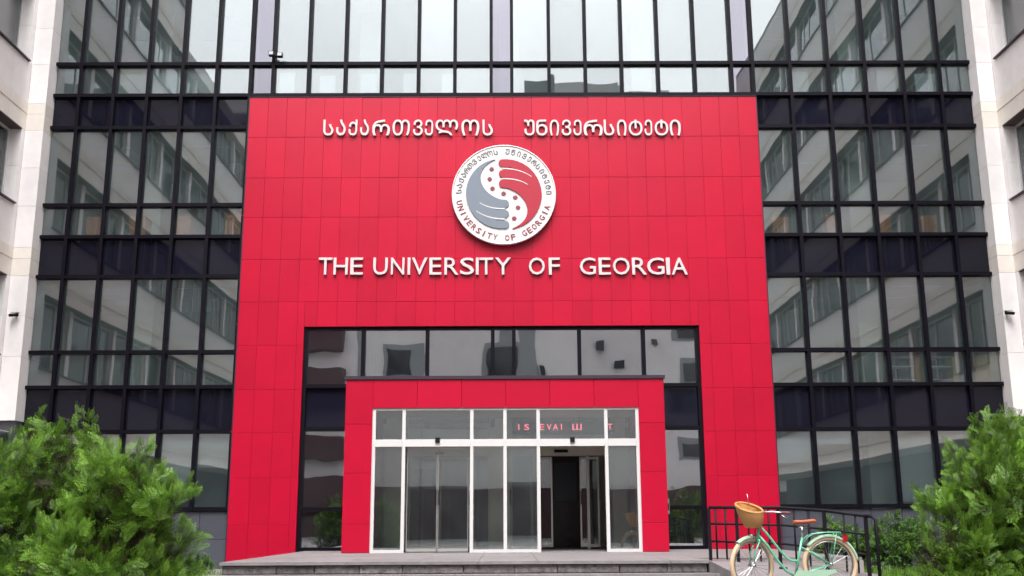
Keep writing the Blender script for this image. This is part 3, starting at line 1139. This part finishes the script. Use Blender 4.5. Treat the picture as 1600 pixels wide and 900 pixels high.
# ------------------------------------------------------------------ cameras and floodlights on the walls
def cctv(px, py, label, sgn):
    p = at(px, py, 22.9)
    c = thing('security_camera', label, 'camera', 'security cameras on the stone piers', loc=(p.x, 22.955, p.z))
    MB().box(-.03, .03, -.04, .0, -.05, .05).build('wall_plate', MT['grey_metal'], c)
    MB().tube([(0, -.03, 0), (0, -.10, -.02)], .015, 8).build('arm', MT['grey_metal'], c, True)
    MB().tube([(sgn * .10, -.11, .0), (-sgn * .13, -.20, -.04)], .05, 12).build('body', MT['black'], c, True)
    MB().tube([(-sgn * .131, -.2004, -.0402), (-sgn * .15, -.207, -.0435)], .042, 12).build('lens', MT['opp_glass'], c, True)
    MB().box(-.13, .13, -.19, -.09, .052, .058).build('hood', MT['grey_metal'], c)
    c.scale = (.72, .8, .72)


cctv(25, 492, 'small black camera on the stone pier left of the glazing', 1)
cctv(1574, 489, 'small black camera on the stone pier right of the glazing', -1)
p = at(429, 84, 23.1)
FL = thing('floodlight', 'small black twin floodlight on the glazing above the red portal', 'floodlight', loc=(p.x, GY - .13, p.z))
MB().box(-.03, .03, -.06, .0, -.05, .05).build('bracket', MT['black'], FL)
for x, zz in ((-.11, .02), (.16, -.02)):
    h = MB().box(x - .08, x + .08, -.24, -.08, zz - .06, zz + .07).build('lamp_head', MT['black'], FL)
    MB().box(x - .065, x + .065, -.248, -.241, zz - .045, zz + .055).build('lens', MT['grey_metal'], h)
MB().tube([(-.11, -.07, 0), (.16, -.07, 0)], .018, 8).build('bar', MT['black'], FL, True)
FL.scale = (.75, .75, .75)

# ------------------------------------------------------------------ furniture seen through the windows
BY = GY + .09


def board(x0, x1, zb, zt, label):
    o = thing('white_board', label, 'board', 'white boards standing behind the upper windows', loc=((x0 + x1) / 2, BY, zb))
    MB().box(-(x1 - x0) / 2, (x1 - x0) / 2, 0, .04, .35, zt - zb).build('panel', MT['board'], o)
    for s in (-1, 1):
        MB().box(s * (x1 - x0) * .4 - .02, s * (x1 - x0) * .4 + .02, .041, .07, 0, zt - zb - .05).build('leg', MT['grey_metal'], o)


order = ['first', 'second', 'third', 'fourth', 'fifth', 'sixth', 'seventh']
for grp, where in ((((184, 230, 116), (238, 286, 105), (292, 336, 106)), 'in the windows left of the red portal'),
                   (((436, 461, 113), (499, 524, 118), (563, 589, 115), (630, 651, 115), (690, 711, 115)), 'above the left half of the red portal'),
                   (((1237, 1262, 112), (1310, 1335, 115), (1372, 1397, 110), (1432, 1460, 115)), 'in the windows right of the red portal')):
    for i, (a, b_, yt) in enumerate(grp):
        A, C_ = at(a, 148, BY), at(b_, yt, BY)
        board(A.x, C_.x, 10.445, C_.z, order[i] + ' white board from the left ' + where)


def cabinet(a, b_, yt, zfl, m, label, shelves=False):
    A, C_ = at(a, yt, BY), at(b_, yt, BY)
    o = thing('wooden_cabinet', label, 'cabinet', 'wooden cabinets behind the windows', loc=((A.x + C_.x) / 2, BY, zfl + .004))
    h, t = (C_.x - A.x) / 2, C_.z - zfl
    if shelves:
        k = MB().box(h - .42 * h, h, 0, .4, 0, t).build('side_panel', m, o)
        MB().box(-h, h * .58 - .002, .36, .4, 0, t).build('back_panel', MT['dark'], o)
        for q in (.25, .55, .80, .985):
            MB().box(-h, h * .58 - .002, .02, .358, t * q - .015, t * q + .012).build('shelf', MT['board'], o)
    else:
        MB().box(-h, h, 0, .4, .05, t).build('body', m, o)
        MB().box(-h + .015, -.006, -.02, -.002, .07, t - .03).build('door', m, o)
        MB().box(.006, h - .015, -.02, -.002, .07, t - .03).build('door', m, o)
        MB().box(-h + .03, h - .03, .03, .37, 0, .049).build('plinth', MT['dark'], o)


for i, (a, b_, yt) in enumerate(((136, 159, 339), (203, 229, 339), (275, 298, 338), (353, 377, 334))):
    cabinet(a, b_, yt, 6.86, MT['wood'], order[i] + ' orange brown cabinet from the left in the row left of the red portal')
for i, (a, b_, yt) in enumerate(((1206, 1232, 339), (1290, 1307, 335), (1372, 1391, 336), (1437, 1463, 337))):
    cabinet(a, b_, yt, 6.86, MT['wood'], order[i] + ' orange brown cabinet from the left in the row right of the red portal')
cabinet(1393, 1438, 556, 3.38, MT['wood_pale'], 'pale wooden shelf unit farthest from the right wing, lower windows', True)
cabinet(1455, 1495, 556, 3.38, MT['wood_pale'], 'pale wooden shelf unit next to the closed pale cabinet, lower windows', True)
cabinet(1521, 1559, 555, 3.38, MT['wood_pale'], 'closed pale wooden cabinet beside the right wing, lower windows')

# ------------------------------------------------------------------ block across the courtyard, mirrored in the entrance glass
OB = thing('opposite_building', 'pale block with dark windows across the courtyard, mirrored in the entrance glass', 'building', loc=(0, -22, 0))
MB().box(-30, 30, -8, 0, 0, 28.2).build('wall', MT['opp'], OB)
MB().box(-30.2, 30.2, -8.2, .25, 28.2, 28.9).build('parapet', MT['opp'], OB)
MB().box(4, 12, -6, -1, 28.9, 31).build('roof_hut', MT['opp'], OB)
wm = MB().box(-1.15, 1.15, 0, .10, -.95, .95).mesh('window', MT['stone'])
wg = MB().box(-1.0, 1.0, .101, .14, -.82, .82).mesh('pane', MT['opp_glass'])
for k in range(8):
    for i in range(11):
        x = -27 + i * 5.4 + random.choice((-.5, 0, .6))
        z = 4.8 + k * 3.2
        if abs(x) < 15 and z < 20 or k and random.random() < .12:
            continue
        o = link('window', wm, OB, (x, .001, z))
        link('pane', wg, o)
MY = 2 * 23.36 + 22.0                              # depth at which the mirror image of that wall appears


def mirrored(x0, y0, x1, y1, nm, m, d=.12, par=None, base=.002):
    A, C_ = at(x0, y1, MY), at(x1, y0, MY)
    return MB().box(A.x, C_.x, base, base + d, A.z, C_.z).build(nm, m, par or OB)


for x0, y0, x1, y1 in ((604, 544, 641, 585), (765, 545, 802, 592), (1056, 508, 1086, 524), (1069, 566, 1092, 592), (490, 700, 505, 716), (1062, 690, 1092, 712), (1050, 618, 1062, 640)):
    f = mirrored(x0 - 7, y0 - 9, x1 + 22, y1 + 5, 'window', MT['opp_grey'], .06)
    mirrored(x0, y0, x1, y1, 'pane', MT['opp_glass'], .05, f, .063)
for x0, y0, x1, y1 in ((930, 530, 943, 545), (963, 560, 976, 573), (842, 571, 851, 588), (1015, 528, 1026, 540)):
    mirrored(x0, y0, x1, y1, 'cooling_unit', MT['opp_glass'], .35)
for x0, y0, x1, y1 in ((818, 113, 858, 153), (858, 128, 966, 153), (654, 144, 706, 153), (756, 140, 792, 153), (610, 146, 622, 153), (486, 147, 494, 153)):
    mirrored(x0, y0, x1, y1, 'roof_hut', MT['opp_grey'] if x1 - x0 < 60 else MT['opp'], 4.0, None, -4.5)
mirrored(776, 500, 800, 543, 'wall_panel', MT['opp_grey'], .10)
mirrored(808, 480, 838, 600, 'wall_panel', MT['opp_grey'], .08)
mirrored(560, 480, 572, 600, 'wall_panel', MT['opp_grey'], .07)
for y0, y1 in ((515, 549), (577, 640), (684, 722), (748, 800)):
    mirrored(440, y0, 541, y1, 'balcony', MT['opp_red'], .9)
MB().box(-30, 30, .01, .5, 0, 3.1).build('shop_front', MT['opp_red'], OB)

# ------------------------------------------------------------------ plants
def spray_template():
    """flat fan of scale leaves: a rachis with side branchlets"""
    q = []

    def leaf(p, d, L, w):
        d = np.array(d) / np.linalg.norm(d)
        s = np.array((-d[1], d[0], 0))
        p = np.array(p, float)
        q.append([p, p + d * L * .45 + s * w, p + d * L, p + d * L * .45 - s * w])
    leaf((0, 0, 0), (0, 1, 0), 1.0, .014)
    for i in range(6):
        t = .10 + i * .15
        for s in (-1, 1):
            a = R(38 + 6 * math.sin(i * 2.1))
            L = .46 * (1 - .62 * t)
            p = np.array((0, t + .03 * s, .0))
            d = np.array((s * math.sin(a), math.cos(a), .10 * s * math.sin(i * 1.7)))
            leaf(p, d, L, .017)
            for u in (.45,):
                for s2 in (-1, 1):
                    dd = np.array((d[0] * math.cos(.6 * s2) - d[1] * math.sin(.6 * s2), d[0] * math.sin(.6 * s2) + d[1] * math.cos(.6 * s2), .1 * s2))
                    leaf(p + d * L * u, dd, L * .46, .013)
    return np.array(q)                           # (n,4,3)


SPRAY = spray_template()


def leaf_template():
    q = []
    for i in range(9):
        a = i * 2.4
        t = .15 + i * .09
        d = np.array((math.cos(a) * .8, .55, math.sin(a) * .8))
        d /= np.linalg.norm(d)
        s = np.cross(d, (0.2, 1, .1))
        s /= np.linalg.norm(s)
        p = np.array((0, t, 0))
        q.append([p, p + d * .14 + s * .07, p + d * .30, p + d * .14 - s * .07])
    return np.array(q)


LEAF = leaf_template()


def crown(name, m, parent, lobes, count, size, tmpl, up=.55, lean=0.5, shell=.55):
    """leaf sprays spread through overlapping lobes, thickest near the surface"""
    vol = np.array([l[3] ** 2.2 for l in lobes])
    per = 8
    npl = count // per
    pick = rng.choice(len(lobes), npl, p=vol / vol.sum())
    L = np.array([l[:3] for l in lobes], float)[pick]
    Rr = np.array([l[3] for l in lobes], float)[pick]
    d0 = rng.normal(size=(npl, 3))
    d0 /= np.linalg.norm(d0, axis=1)[:, None]
    rad = Rr * (shell + (.92 - shell) * rng.random(npl) ** .6)
    root = L + d0 * rad[:, None] * np.array((1, 1, 1.08))
    pa = d0 * (1 - up) + np.array((0, 0, up * .9)) + rng.normal(size=(npl, 3)) * .28
    pa /= np.linalg.norm(pa, axis=1)[:, None]
    pl = size * rng.uniform(.5, 1.15, npl)
    u = np.linspace(0, 1, per)
    pos = root[:, None, :] + pa[:, None, :] * (pl[:, None] * u[None, :])[:, :, None] + rng.normal(size=(npl, per, 3)) * (size * .20 * (1.15 - u))[None, :, None]
    pos = pos.reshape(-1, 3)
    d = np.repeat(pa, per, axis=0)
    ptone = np.repeat(rng.normal(0, .13, npl), per)
    usz = np.tile(1.15 - .45 * u, npl)
    cell = np.sin(pos[:, 0] * 5.1 + 1.3) * np.sin(pos[:, 1] * 5.7) * np.sin(pos[:, 2] * 4.9 + .7)
    keep = (pos[:, 2] > .04) & ((cell > -.24) | (rng.random(len(pos)) < .2))
    pos, d, ptone, usz = pos[keep], d[keep], ptone[keep], usz[keep]
    n = len(pos)
    ax = d + np.array((0, 0, .15)) + rng.normal(size=(n, 3)) * .42
    ax /= np.linalg.norm(ax, axis=1)[:, None]
    rv_ = rng.normal(size=(n, 3))
    sx = np.cross(ax, rv_)
    sx /= np.linalg.norm(sx, axis=1)[:, None]
    nz = np.cross(sx, ax)
    sz = size * rng.uniform(.6, 1.1, n) * usz
    t = tmpl.reshape(-1, 3)
    V_ = pos[:, None, :] + sz[:, None, None] * (t[None, :, 0:1] * sx[:, None, :] + (t[None, :, 1:2] - .35) * ax[:, None, :] + t[None, :, 2:3] * nz[:, None, :])
    nq = len(tmpl)
    V_ = V_.reshape(-1, 3)
    F = np.arange(n * nq * 4).reshape(-1, 4)
    me = bpy.data.meshes.new(name)
    me.vertices.add(len(V_))
    me.vertices.foreach_set('co', V_.ravel())
    me.loops.add(F.size)
    me.loops.foreach_set('vertex_index', F.ravel())
    me.polygons.add(len(F))
    me.polygons.foreach_set('loop_start', np.arange(0, F.size, 4))
    me.update(calc_edges=True)
    tone = np.clip((rng.normal(.40, .12, n) + ptone)[:, None] + np.linspace(-.12, .28, nq)[None, :] + rng.normal(0, .08, (n, nq)), 0, 1)
    at_ = me.attributes.new('tone', 'FLOAT', 'FACE')
    at_.data.foreach_set('value', tone.ravel().astype(np.float32))
    me.materials.append(m)
    return link(name, me, parent)


def lobes_px(lst, Y, base):
    out = []
    for i, (px, py, rp) in enumerate(lst):
        y = Y + ((i * 37) % 11 - 5) * .07
        p = at(px, py, y)
        out.append((p.x - base[0], p.y - base[1], p.z, rp * y / 1690.0))
    return out


def thuja(label, lst, Y, bx, count, size=.18):
    p = at(bx, 800, Y)
    base = (p.x, Y + .15)
    t = thing('thuja_shrub', label, 'shrub', 'leafy green shrubs at the corners of the forecourt', loc=(base[0], base[1], 0))
    lb = lobes_px(lst, Y, base)
    sub = []
    for x, y, z, rr in lb:
        for _ in range(max(3, int(6.5 * rr / .35))):
            v = rng.normal(size=3)
            v[1] -= .5
            v[2] += .25
            v /= np.linalg.norm(v)
            q = .62 * rr
            sub.append((x + v[0] * q, y + v[1] * q, z + v[2] * q, rr * rng.uniform(.30, .50)))
    crown('crown', MT['thuja'], t, sub, int(count * .78), size, SPRAY, shell=.30)
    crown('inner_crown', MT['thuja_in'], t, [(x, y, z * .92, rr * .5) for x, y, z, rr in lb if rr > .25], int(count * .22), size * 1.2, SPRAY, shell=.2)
    tr = MB()
    tr.tube([(0, 0, 0), (.02, 0, .5), (0, .02, 1.0), (.02, 0, 1.5)], [.07, .055, .04, .02], 8)
    tr.build('trunk', MT['bark'], t, True)
    lm = MB()
    for l in lb:
        if l[3] > .2:
            e = Vector(l[:3])
            s = Vector((0, 0, max(.15, e.z * .35)))
            lm.tube([s, s.lerp(e, .5) + Vector((0, 0, -.05)), e], [.028, .018, .008], 6)
    lm.build('branch', MT['bark'], t, True)
    return t


thuja('taller leafy shrub at the far left edge under the stone wing', [(70, 712, 62), (30, 760, 95), (128, 700, 55), (75, 668, 30), (127, 664, 26), (155, 690, 30), (-40, 790, 120), (40, 850, 120), (110, 790, 95), (160, 735, 60), (-60, 900, 120), (60, 930, 110)], 11.4, 60, 10000)
thuja('broad shrub nearest the steps with a rounded right flank', [(190, 760, 72), (235, 790, 68), (246, 845, 48), (180, 850, 100), (120, 880, 95), (240, 890, 70), (255, 775, 34), (215, 735, 34), (262, 880, 30), (170, 950, 110), (250, 930, 50), (255, 800, 40), (262, 850, 34), (190, 715, 26)], 10.6, 180, 10500)
thuja('big dense shrub with a sloping left flank in front of the right wing', [(1557, 672, 36), (1556, 712, 58), (1520, 750, 55), (1585, 760, 95), (1500, 800, 62), (1590, 830, 125), (1488, 848, 58), (1530, 860, 100), (1468, 892, 52), (1515, 920, 85), (1600, 920, 130), (1545, 652, 20), (1452, 935, 40)], 10.9, 1560, 13000)
thuja('shrub at the right edge of the picture behind the sloping shrub', [(1605, 660, 36), (1630, 720, 75), (1650, 800, 120), (1650, 900, 130)], 11.8, 1640, 3600)


def bush(name, label, px, top, wpx, Y, count, m='box', group='low bushes behind the railing'):
    c = at(px, top, Y)
    r = wpx / 2 * Y / 1690
    t = thing(name, label, 'bush', group, loc=(c.x, Y, 0))
    h = c.z
    lb = []
    for i in range(9):
        a = i * 2.4
        lb.append((math.cos(a) * r * .55, math.sin(a) * r * .5, h * (.30 + .5 * ((i * 5) % 9) / 9), r * .5))
    crown('crown', MT[m], t, lb, count, .12, LEAF, up=.4)
    s = MB()
    for i in range(4):
        a = i * 1.6
        s.tube([(0, 0, 0), (math.cos(a) * r * .2, math.sin(a) * r * .2, h * .35), (math.cos(a) * r * .5, math.sin(a) * r * .5, h * .7)], [.022, .015, .006], 6)
    s.build('stem', MT['bark'], t, True)


bush('box_bush', 'dark rounded bush between the railing end and the big right shrub', 1402, 808, 96, 18.2, 4200)
bush('box_bush', 'small bright bush seen above the bicycle rack', 1300, 804, 52, 19.5, 1700, 'grassm')
bush('box_bush', 'dark low bush behind the last railing bars', 1338, 822, 66, 19.0, 2400)
bush('box_bush', 'low dark bush by the grey base wall at the left shrub', 314, 872, 34, 19.5, 500)

# grass at the foot of the bushes
gq = []
tone = []
for x0, x1, y0, y1, n in ((5.75, 9.5, 12.6, 19.5, 9000), (-9.5, -4.5, 12.0, 19.5, 5000)):
    for _ in range(n):
        x, y = random.uniform(x0, x1), random.uniform(y0, y1)
        h = random.uniform(.08, .24)
        a = random.uniform(0, 6.28)
        dx, dy = math.cos(a), math.sin(a)
        lx, ly = random.uniform(-.06, .06), random.uniform(-.06, .06)
        gq.append([(x - dx * .008, y - dy * .008, 0), (x + dx * .008, y + dy * .008, 0), (x + lx + dx * .002, y + ly, h), (x + lx - dx * .002, y + ly, h)])
        tone.append(random.uniform(.2, .95))
gm = MB()
gm.v = [p for q in gq for p in q]
gm.f = [(4 * i, 4 * i + 1, 4 * i + 2, 4 * i + 3) for i in range(len(gq))]
go = gm.build('grass', MT['grassm'])
ga = go.data.attributes.new('tone', 'FLOAT', 'FACE')
ga.data.foreach_set('value', np.array(tone, np.float32))
tag(go, 'green grass growing round the foot of the bushes', 'grass', kind='stuff')

# ------------------------------------------------------------------ bicycle
BYK = 14.5
BK = thing('bicycle', 'mint green step through bicycle with cream tyres and wicker basket', 'bicycle', loc=(4.313, BYK, 0))
WR = .345
WZ = .365


def bp(px, py, y=0.0):
    return Vector(((px - 1297) / 114.0, y, WZ + (882 - py) / 114.0))


def ring(c, r, ax, tube_r, n=40, seg=8, a0=0, a1=2 * math.pi):
    """points of a circle in the upright plane that holds the direction ax"""
    cl = abs(a1 - a0 - 2 * math.pi) < 1e-6
    K = n if cl else n + 1
    pts = [c + ax * (r * math.cos(a0 + (a1 - a0) * k / n)) + Vector((0, 0, 1)) * (r * math.sin(a0 + (a1 - a0) * k / n)) for k in range(K)]
    return MB().tube(pts, tube_r, seg, closed=cl)


RC_ = Vector((0, 0, WZ))
FA = Vector((math.cos(R(28)), math.sin(R(28)), 0)).normalized()   # steered front wheel
FN = Vector((-FA.y, FA.x, 0))
FC = bp(1178, 883)
XA_ = Vector((1, 0, 0))


def wheel(c, ax):
    nrm = Vector((-ax.y, ax.x, 0))
    w = thing('wheel', None, None)
    w.parent = BK
    w.location = c
    o = Vector((0, 0, 0))
    ring(o, WR - .004, ax, .031, 44).build('tyre', MT['tyre'], w, True)
    ring(o, WR - .045, ax, .012, 44).build('rim', MT['chrome'], w, True)
    s = MB()
    for k in range(28):
        a = 2 * math.pi * k / 28
        e = ax * ((WR - .045) * math.cos(a)) + Vector((0, 0, (WR - .045) * math.sin(a)))
        s.tube([nrm * (.03 if k % 2 else -.03), e], .0022, 4)
    so = s.build('spokes', MT['chrome'], w)
    MB().tube([nrm * -.06, nrm * .06], .022, 12).build('hub', MT['chrome'], w, True)
    return w


wheel(RC_, XA_)
wheel(FC, FA)


def fender(c, ax, a0, a1, m, name):
    nrm = Vector((-ax.y, ax.x, 0))
    b = MB()
    K = 26
    prof = [(-.042, -.026), (-.034, .002), (0, .012), (.034, .002), (.042, -.026)]
    for i in range(K + 1):
        a = a0 + (a1 - a0) * i / K
        rd = ax * math.cos(a) + Vector((0, 0, math.sin(a)))
        for u, h in prof:
            b.v.append(tuple(c + rd * (WR + .036 + h) + nrm * u))
    for i in range(K):
        for k in range(4):
            b.f.append((i * 5 + k, i * 5 + k + 1, (i + 1) * 5 + k + 1, (i + 1) * 5 + k))
    o = b.build(name, m, BK, True)
    md = o.modifiers.new('thick', 'SOLIDIFY')
    md.thickness = .003
    return o


fender(RC_, XA_, R(8), R(140), MT['mint_pale'], 'rear_fender')
fender(FC, FA, R(28), R(128), MT['mint_pale'], 'front_fender')
hd_t, hd_b = bp(1193, 816), bp(1188.5, 846)
bb = bp(1243, 899)
st_t = bp(1257, 842)
f = MB()
f.tube([hd_t, hd_b], .021, 12)
f.tube([bp(1193, 824), bp(1205, 838), bp(1222, 861), bp(1233, 873), bp(1240, 876.5), bp(1250.5, 876)], .0155, 10)
f.tube([bp(1190.5, 838), bp(1203, 853), bp(1219, 878), bp(1231, 892), bb], .0175, 10)
f.tube([bb, st_t], .017, 10)
for s in (-1, 1):
    f.tube([bb + Vector((0, s * .03, 0)), RC_ + Vector((0, s * .055, 0))], .010, 8)
    f.tube([bp(1254.5, 856) + Vector((0, s * .018, 0)), RC_ + Vector((0, s * .055, 0))], .0085, 8)
f.build('frame', MT['mint'], BK, True)
fk = MB()
for s in (-1, 1):
    fk.tube([hd_b + FN * (s * .045), FC + FN * (s * .05) + FA * .02 + Vector((0, 0, .16)), FC + FN * (s * .05)], .011, 8)
fk.tube([hd_b + FN * -.05, hd_b + FN * .05], .017, 8)
fk.build('fork', MT['mint'], BK, True)
sp_ = MB().tube([st_t, bp(1258, 824)], .0135, 10).build('seat_post', MT['chrome'], BK, True)
# saddle: narrow nose to the front (left), wide rear
sd = MB()
prof = [(-.15, .022, .0), (-.10, .032, .004), (-.03, .045, .002), (.04, .085, .008), (.10, .105, .016), (.14, .095, .014), (.155, .06, .006)]
sc_ = bp(1261, 818.5)
NS = 10
for x, w, dz in prof:
    for k in range(NS):
        a = 2 * math.pi * k / NS
        sd.v.append((sc_.x + x, w * math.cos(a), sc_.z + dz + (.022 if math.sin(a) > 0 else .035) * math.sin(a)))
for i in range(len(prof) - 1):
    for k in range(NS):
        k2 = (k + 1) % NS
        sd.f.append((i * NS + k, i * NS + k2, (i + 1) * NS + k2, (i + 1) * NS + k))
sd.f.append(tuple(range(NS)))
sd.f.append(tuple((len(prof) - 1) * NS + k for k in reversed(range(NS))))
sd.build('saddle', MT['leather'], BK, True)
MB().tube([bp(1252, 826), bp(1258, 827), bp(1268, 826)], .008, 8).build('saddle_rail', MT['chrome'], BK, True)
# rack over the rear wheel
rk = MB()
for s in (-1, 1):
    rk.tube([bp(1257, 850, s * .03), bp(1264, 841, s * .06), bp(1272, 836.5, s * .065), bp(1290, 834.5, s * .065), bp(1314, 834, s * .06), bp(1315.5, 840, s * .05)], .008, 8)
    rk.tube([bp(1308, 835, s * .062), RC_ + Vector((.005, s * .07, 0))], .006, 8)
    rk.tube([bp(1268, 862, s * .055), RC_ + Vector((-.005, s * .072, 0))], .006, 8)
for px in (1278, 1290, 1302, 1314):
    rk.tube([bp(px, 834.6, -.064), bp(px, 834.6, .064)], .006, 8)
rk.build('rack', MT['mint'], BK, True)
b = MB()
b.box(-.033, .033, -.05, .05, -.045, .035)
b.build('rear_light', MT['redlens'], BK, loc=bp(1321, 843))
MB().box(-.03, .03, -.035, .035, 0, .03).build('reflector_bracket', MT['chrome'], BK, loc=bp(1320, 838))
# chain guard, cranks, pedals, chain wheel
cg = MB()
A, Bq = bp(1250, 893, -.055), bp(1302, 889, -.055)
cg.tube([A + Vector((-.09, 0, -.06)), A + Vector((-.04, 0, .02)), A + Vector((.1, 0, .01)), Bq, Bq + Vector((.03, 0, -.03)), Bq + Vector((-.05, 0, -.06)), A + Vector((.1, 0, -.13)), A + Vector((-.05, 0, -.14))], .02, 8, closed=True)
cgp = [(A.x - .10, A.z - .06), (A.x - .04, A.z + .03), (A.x + .1, A.z + .02), (Bq.x, Bq.z + .0), (Bq.x + .03, Bq.z - .03), (Bq.x - .05, Bq.z - .06), (A.x + .1, A.z - .14), (A.x - .06, A.z - .15)]
cg = MB().prism(cgp, -.066, -.052)
cg.build('chain_guard', MT['mint_pale'], BK)
MB().tube([bb + Vector((0, -.05, 0)), bb + Vector((0, .05, 0))], .02, 12).build('bottom_bracket', MT['chrome'], BK, True)
for s in (-1, 1):
    c = bb + Vector((0, s * .08, 0))
    e = c + Vector((-s * .12, 0, s * .10))
    cr_ = MB().tube([bb + Vector((0, s * .05, 0)), c, e], .009, 8).build('crank', MT['chrome'], BK, True)
    MB().box(-.045, .045, -.045, .045, -.012, .012).build('pedal', MT['black'], BK, loc=e + Vector((0, s * .055, 0)))
MB().tube([bp(1262, 899, .05), Vector((bp(1262, 899).x + .08, .19, .012))], .009, 8).build('kickstand', MT['black'], BK, True)
# handlebar, stem, grips, levers: turned with the fork
stm = hd_t + Vector((.005, 0, .075))
MB().tube([hd_t, stm, stm + FA * -.03], .012, 10).build('stem', MT['chrome'], BK, True)
hb = []
for u, fw, z in ((-.29, .25, .02), (-.25, .16, .025), (-.20, .06, .035), (-.10, -.02, .035), (0, -.03, .03), (.10, -.02, .035), (.20, .06, .035), (.25, .16, .025), (.29, .25, .02)):
    hb.append(stm + FN * u + FA * fw + Vector((0, 0, z)))
MB().tube(hb, .0115, 10).build('handlebar', MT['chrome'], BK, True)
for i0, i1 in ((0, 1), (8, 7)):
    MB().tube([hb[i0] + (hb[i0] - hb[i1]) * .25, hb[i0], hb[i1]], .019, 10).build('grip', MT['grip'], BK, True)
    MB().tube([hb[i1] + Vector((0, 0, -.03)), hb[i1].lerp(hb[i0], .5) + Vector((0, 0, -.06)), hb[i0] + Vector((0, 0, -.055))], .007, 8).build('brake_lever', MT['chrome'], BK, True)
for i1, sdx in ((1, -.02), (7, .02)):
    MB().tube([hb[i1] + Vector((0, 0, -.03)), hb[i1].lerp(stm, .5) + Vector((-.08, 0, .05)), hd_t + Vector((-.05, sdx, .05)), hd_b + Vector((-.03, sdx, .03)), FC.lerp(hd_b, .85) + Vector((-.02, sdx, 0))], .0035, 6).build('brake_cable', MT['black'], BK, True)
bell = MB().lathe([(.0, .03), (.02, .026), (.03, .012), (.032, 0), (0, 0)], 14).build('bell', MT['chrome'], BK, True, loc=hb[6] + Vector((0, 0, .012)))
MB().tube([bp(1181, 792, .1), bp(1178.5, 776, .1)], .006, 6).build('mirror_stem', MT['chrome'], BK, True)
MB().lathe([(0, -.05), (.03, -.045), (.042, 0), (.036, .01), (0, .012)], 14).build('front_light', MT['chrome'], BK, True, loc=bp(1179, 838, -.02))
# basket: tapered, oval, open at the top, leaning a little forward
bc = bp(1175.5, 812)
bk = MB()
N2 = 28
levels = [(0, .50), (.025, .62), (.09, .80), (.17, .94), (.25, 1.0)]
for side in (0, 1):
    for h, s in levels:
        for k in range(N2):
            a = 2 * math.pi * k / N2
            e = .88 if side else 1.0
            px_ = FA * (.165 * s * e * math.cos(a)) + FN * (.215 * s * e * math.sin(a))
            front = .02 * (-math.cos(a)) * h / .25
            zz = h * 1.06 + front + .40 * px_.y * (h / .25) + (.012 if side and h == 0 else 0)
            bk.v.append(tuple(px_ + FA * (-.22 * h) + Vector((0, 0, zz))))
NL = len(levels)
for side in (0, 1):
    o0 = side * NL * N2
    for i in range(NL - 1):
        for k in range(N2):
            k2 = (k + 1) % N2
            q = (o0 + i * N2 + k, o0 + i * N2 + k2, o0 + (i + 1) * N2 + k2, o0 + (i + 1) * N2 + k)
            bk.f.append(q if not side else q[::-1])
    bt = tuple(o0 + k for k in range(N2))
    bk.f.append(bt[::-1] if not side else bt)
bloc = bc + Vector((.065, 0, -.135))
bko = bk.build('basket', MT['wicker'], BK, True, loc=bloc)
top = [Vector(bk.v[(NL - 1) * N2 + k]) * .5 + Vector(bk.v[NL * N2 + (NL - 1) * N2 + k]) * .5 for k in range(N2)]
MB().tube(top, .017, 8, closed=True).build('basket_rim', MT['wicker'], bko, True)
MB().tube([stm, stm + FA * -.09 + Vector((0, 0, -.02))], .012, 8).build('basket_bracket', MT['black'], BK, True)

print('objects', len(S.objects), 'tris', sum(len(o.data.loop_triangles) or len(o.data.polygons) * 2 for o in S.objects if o.type == 'MESH'))
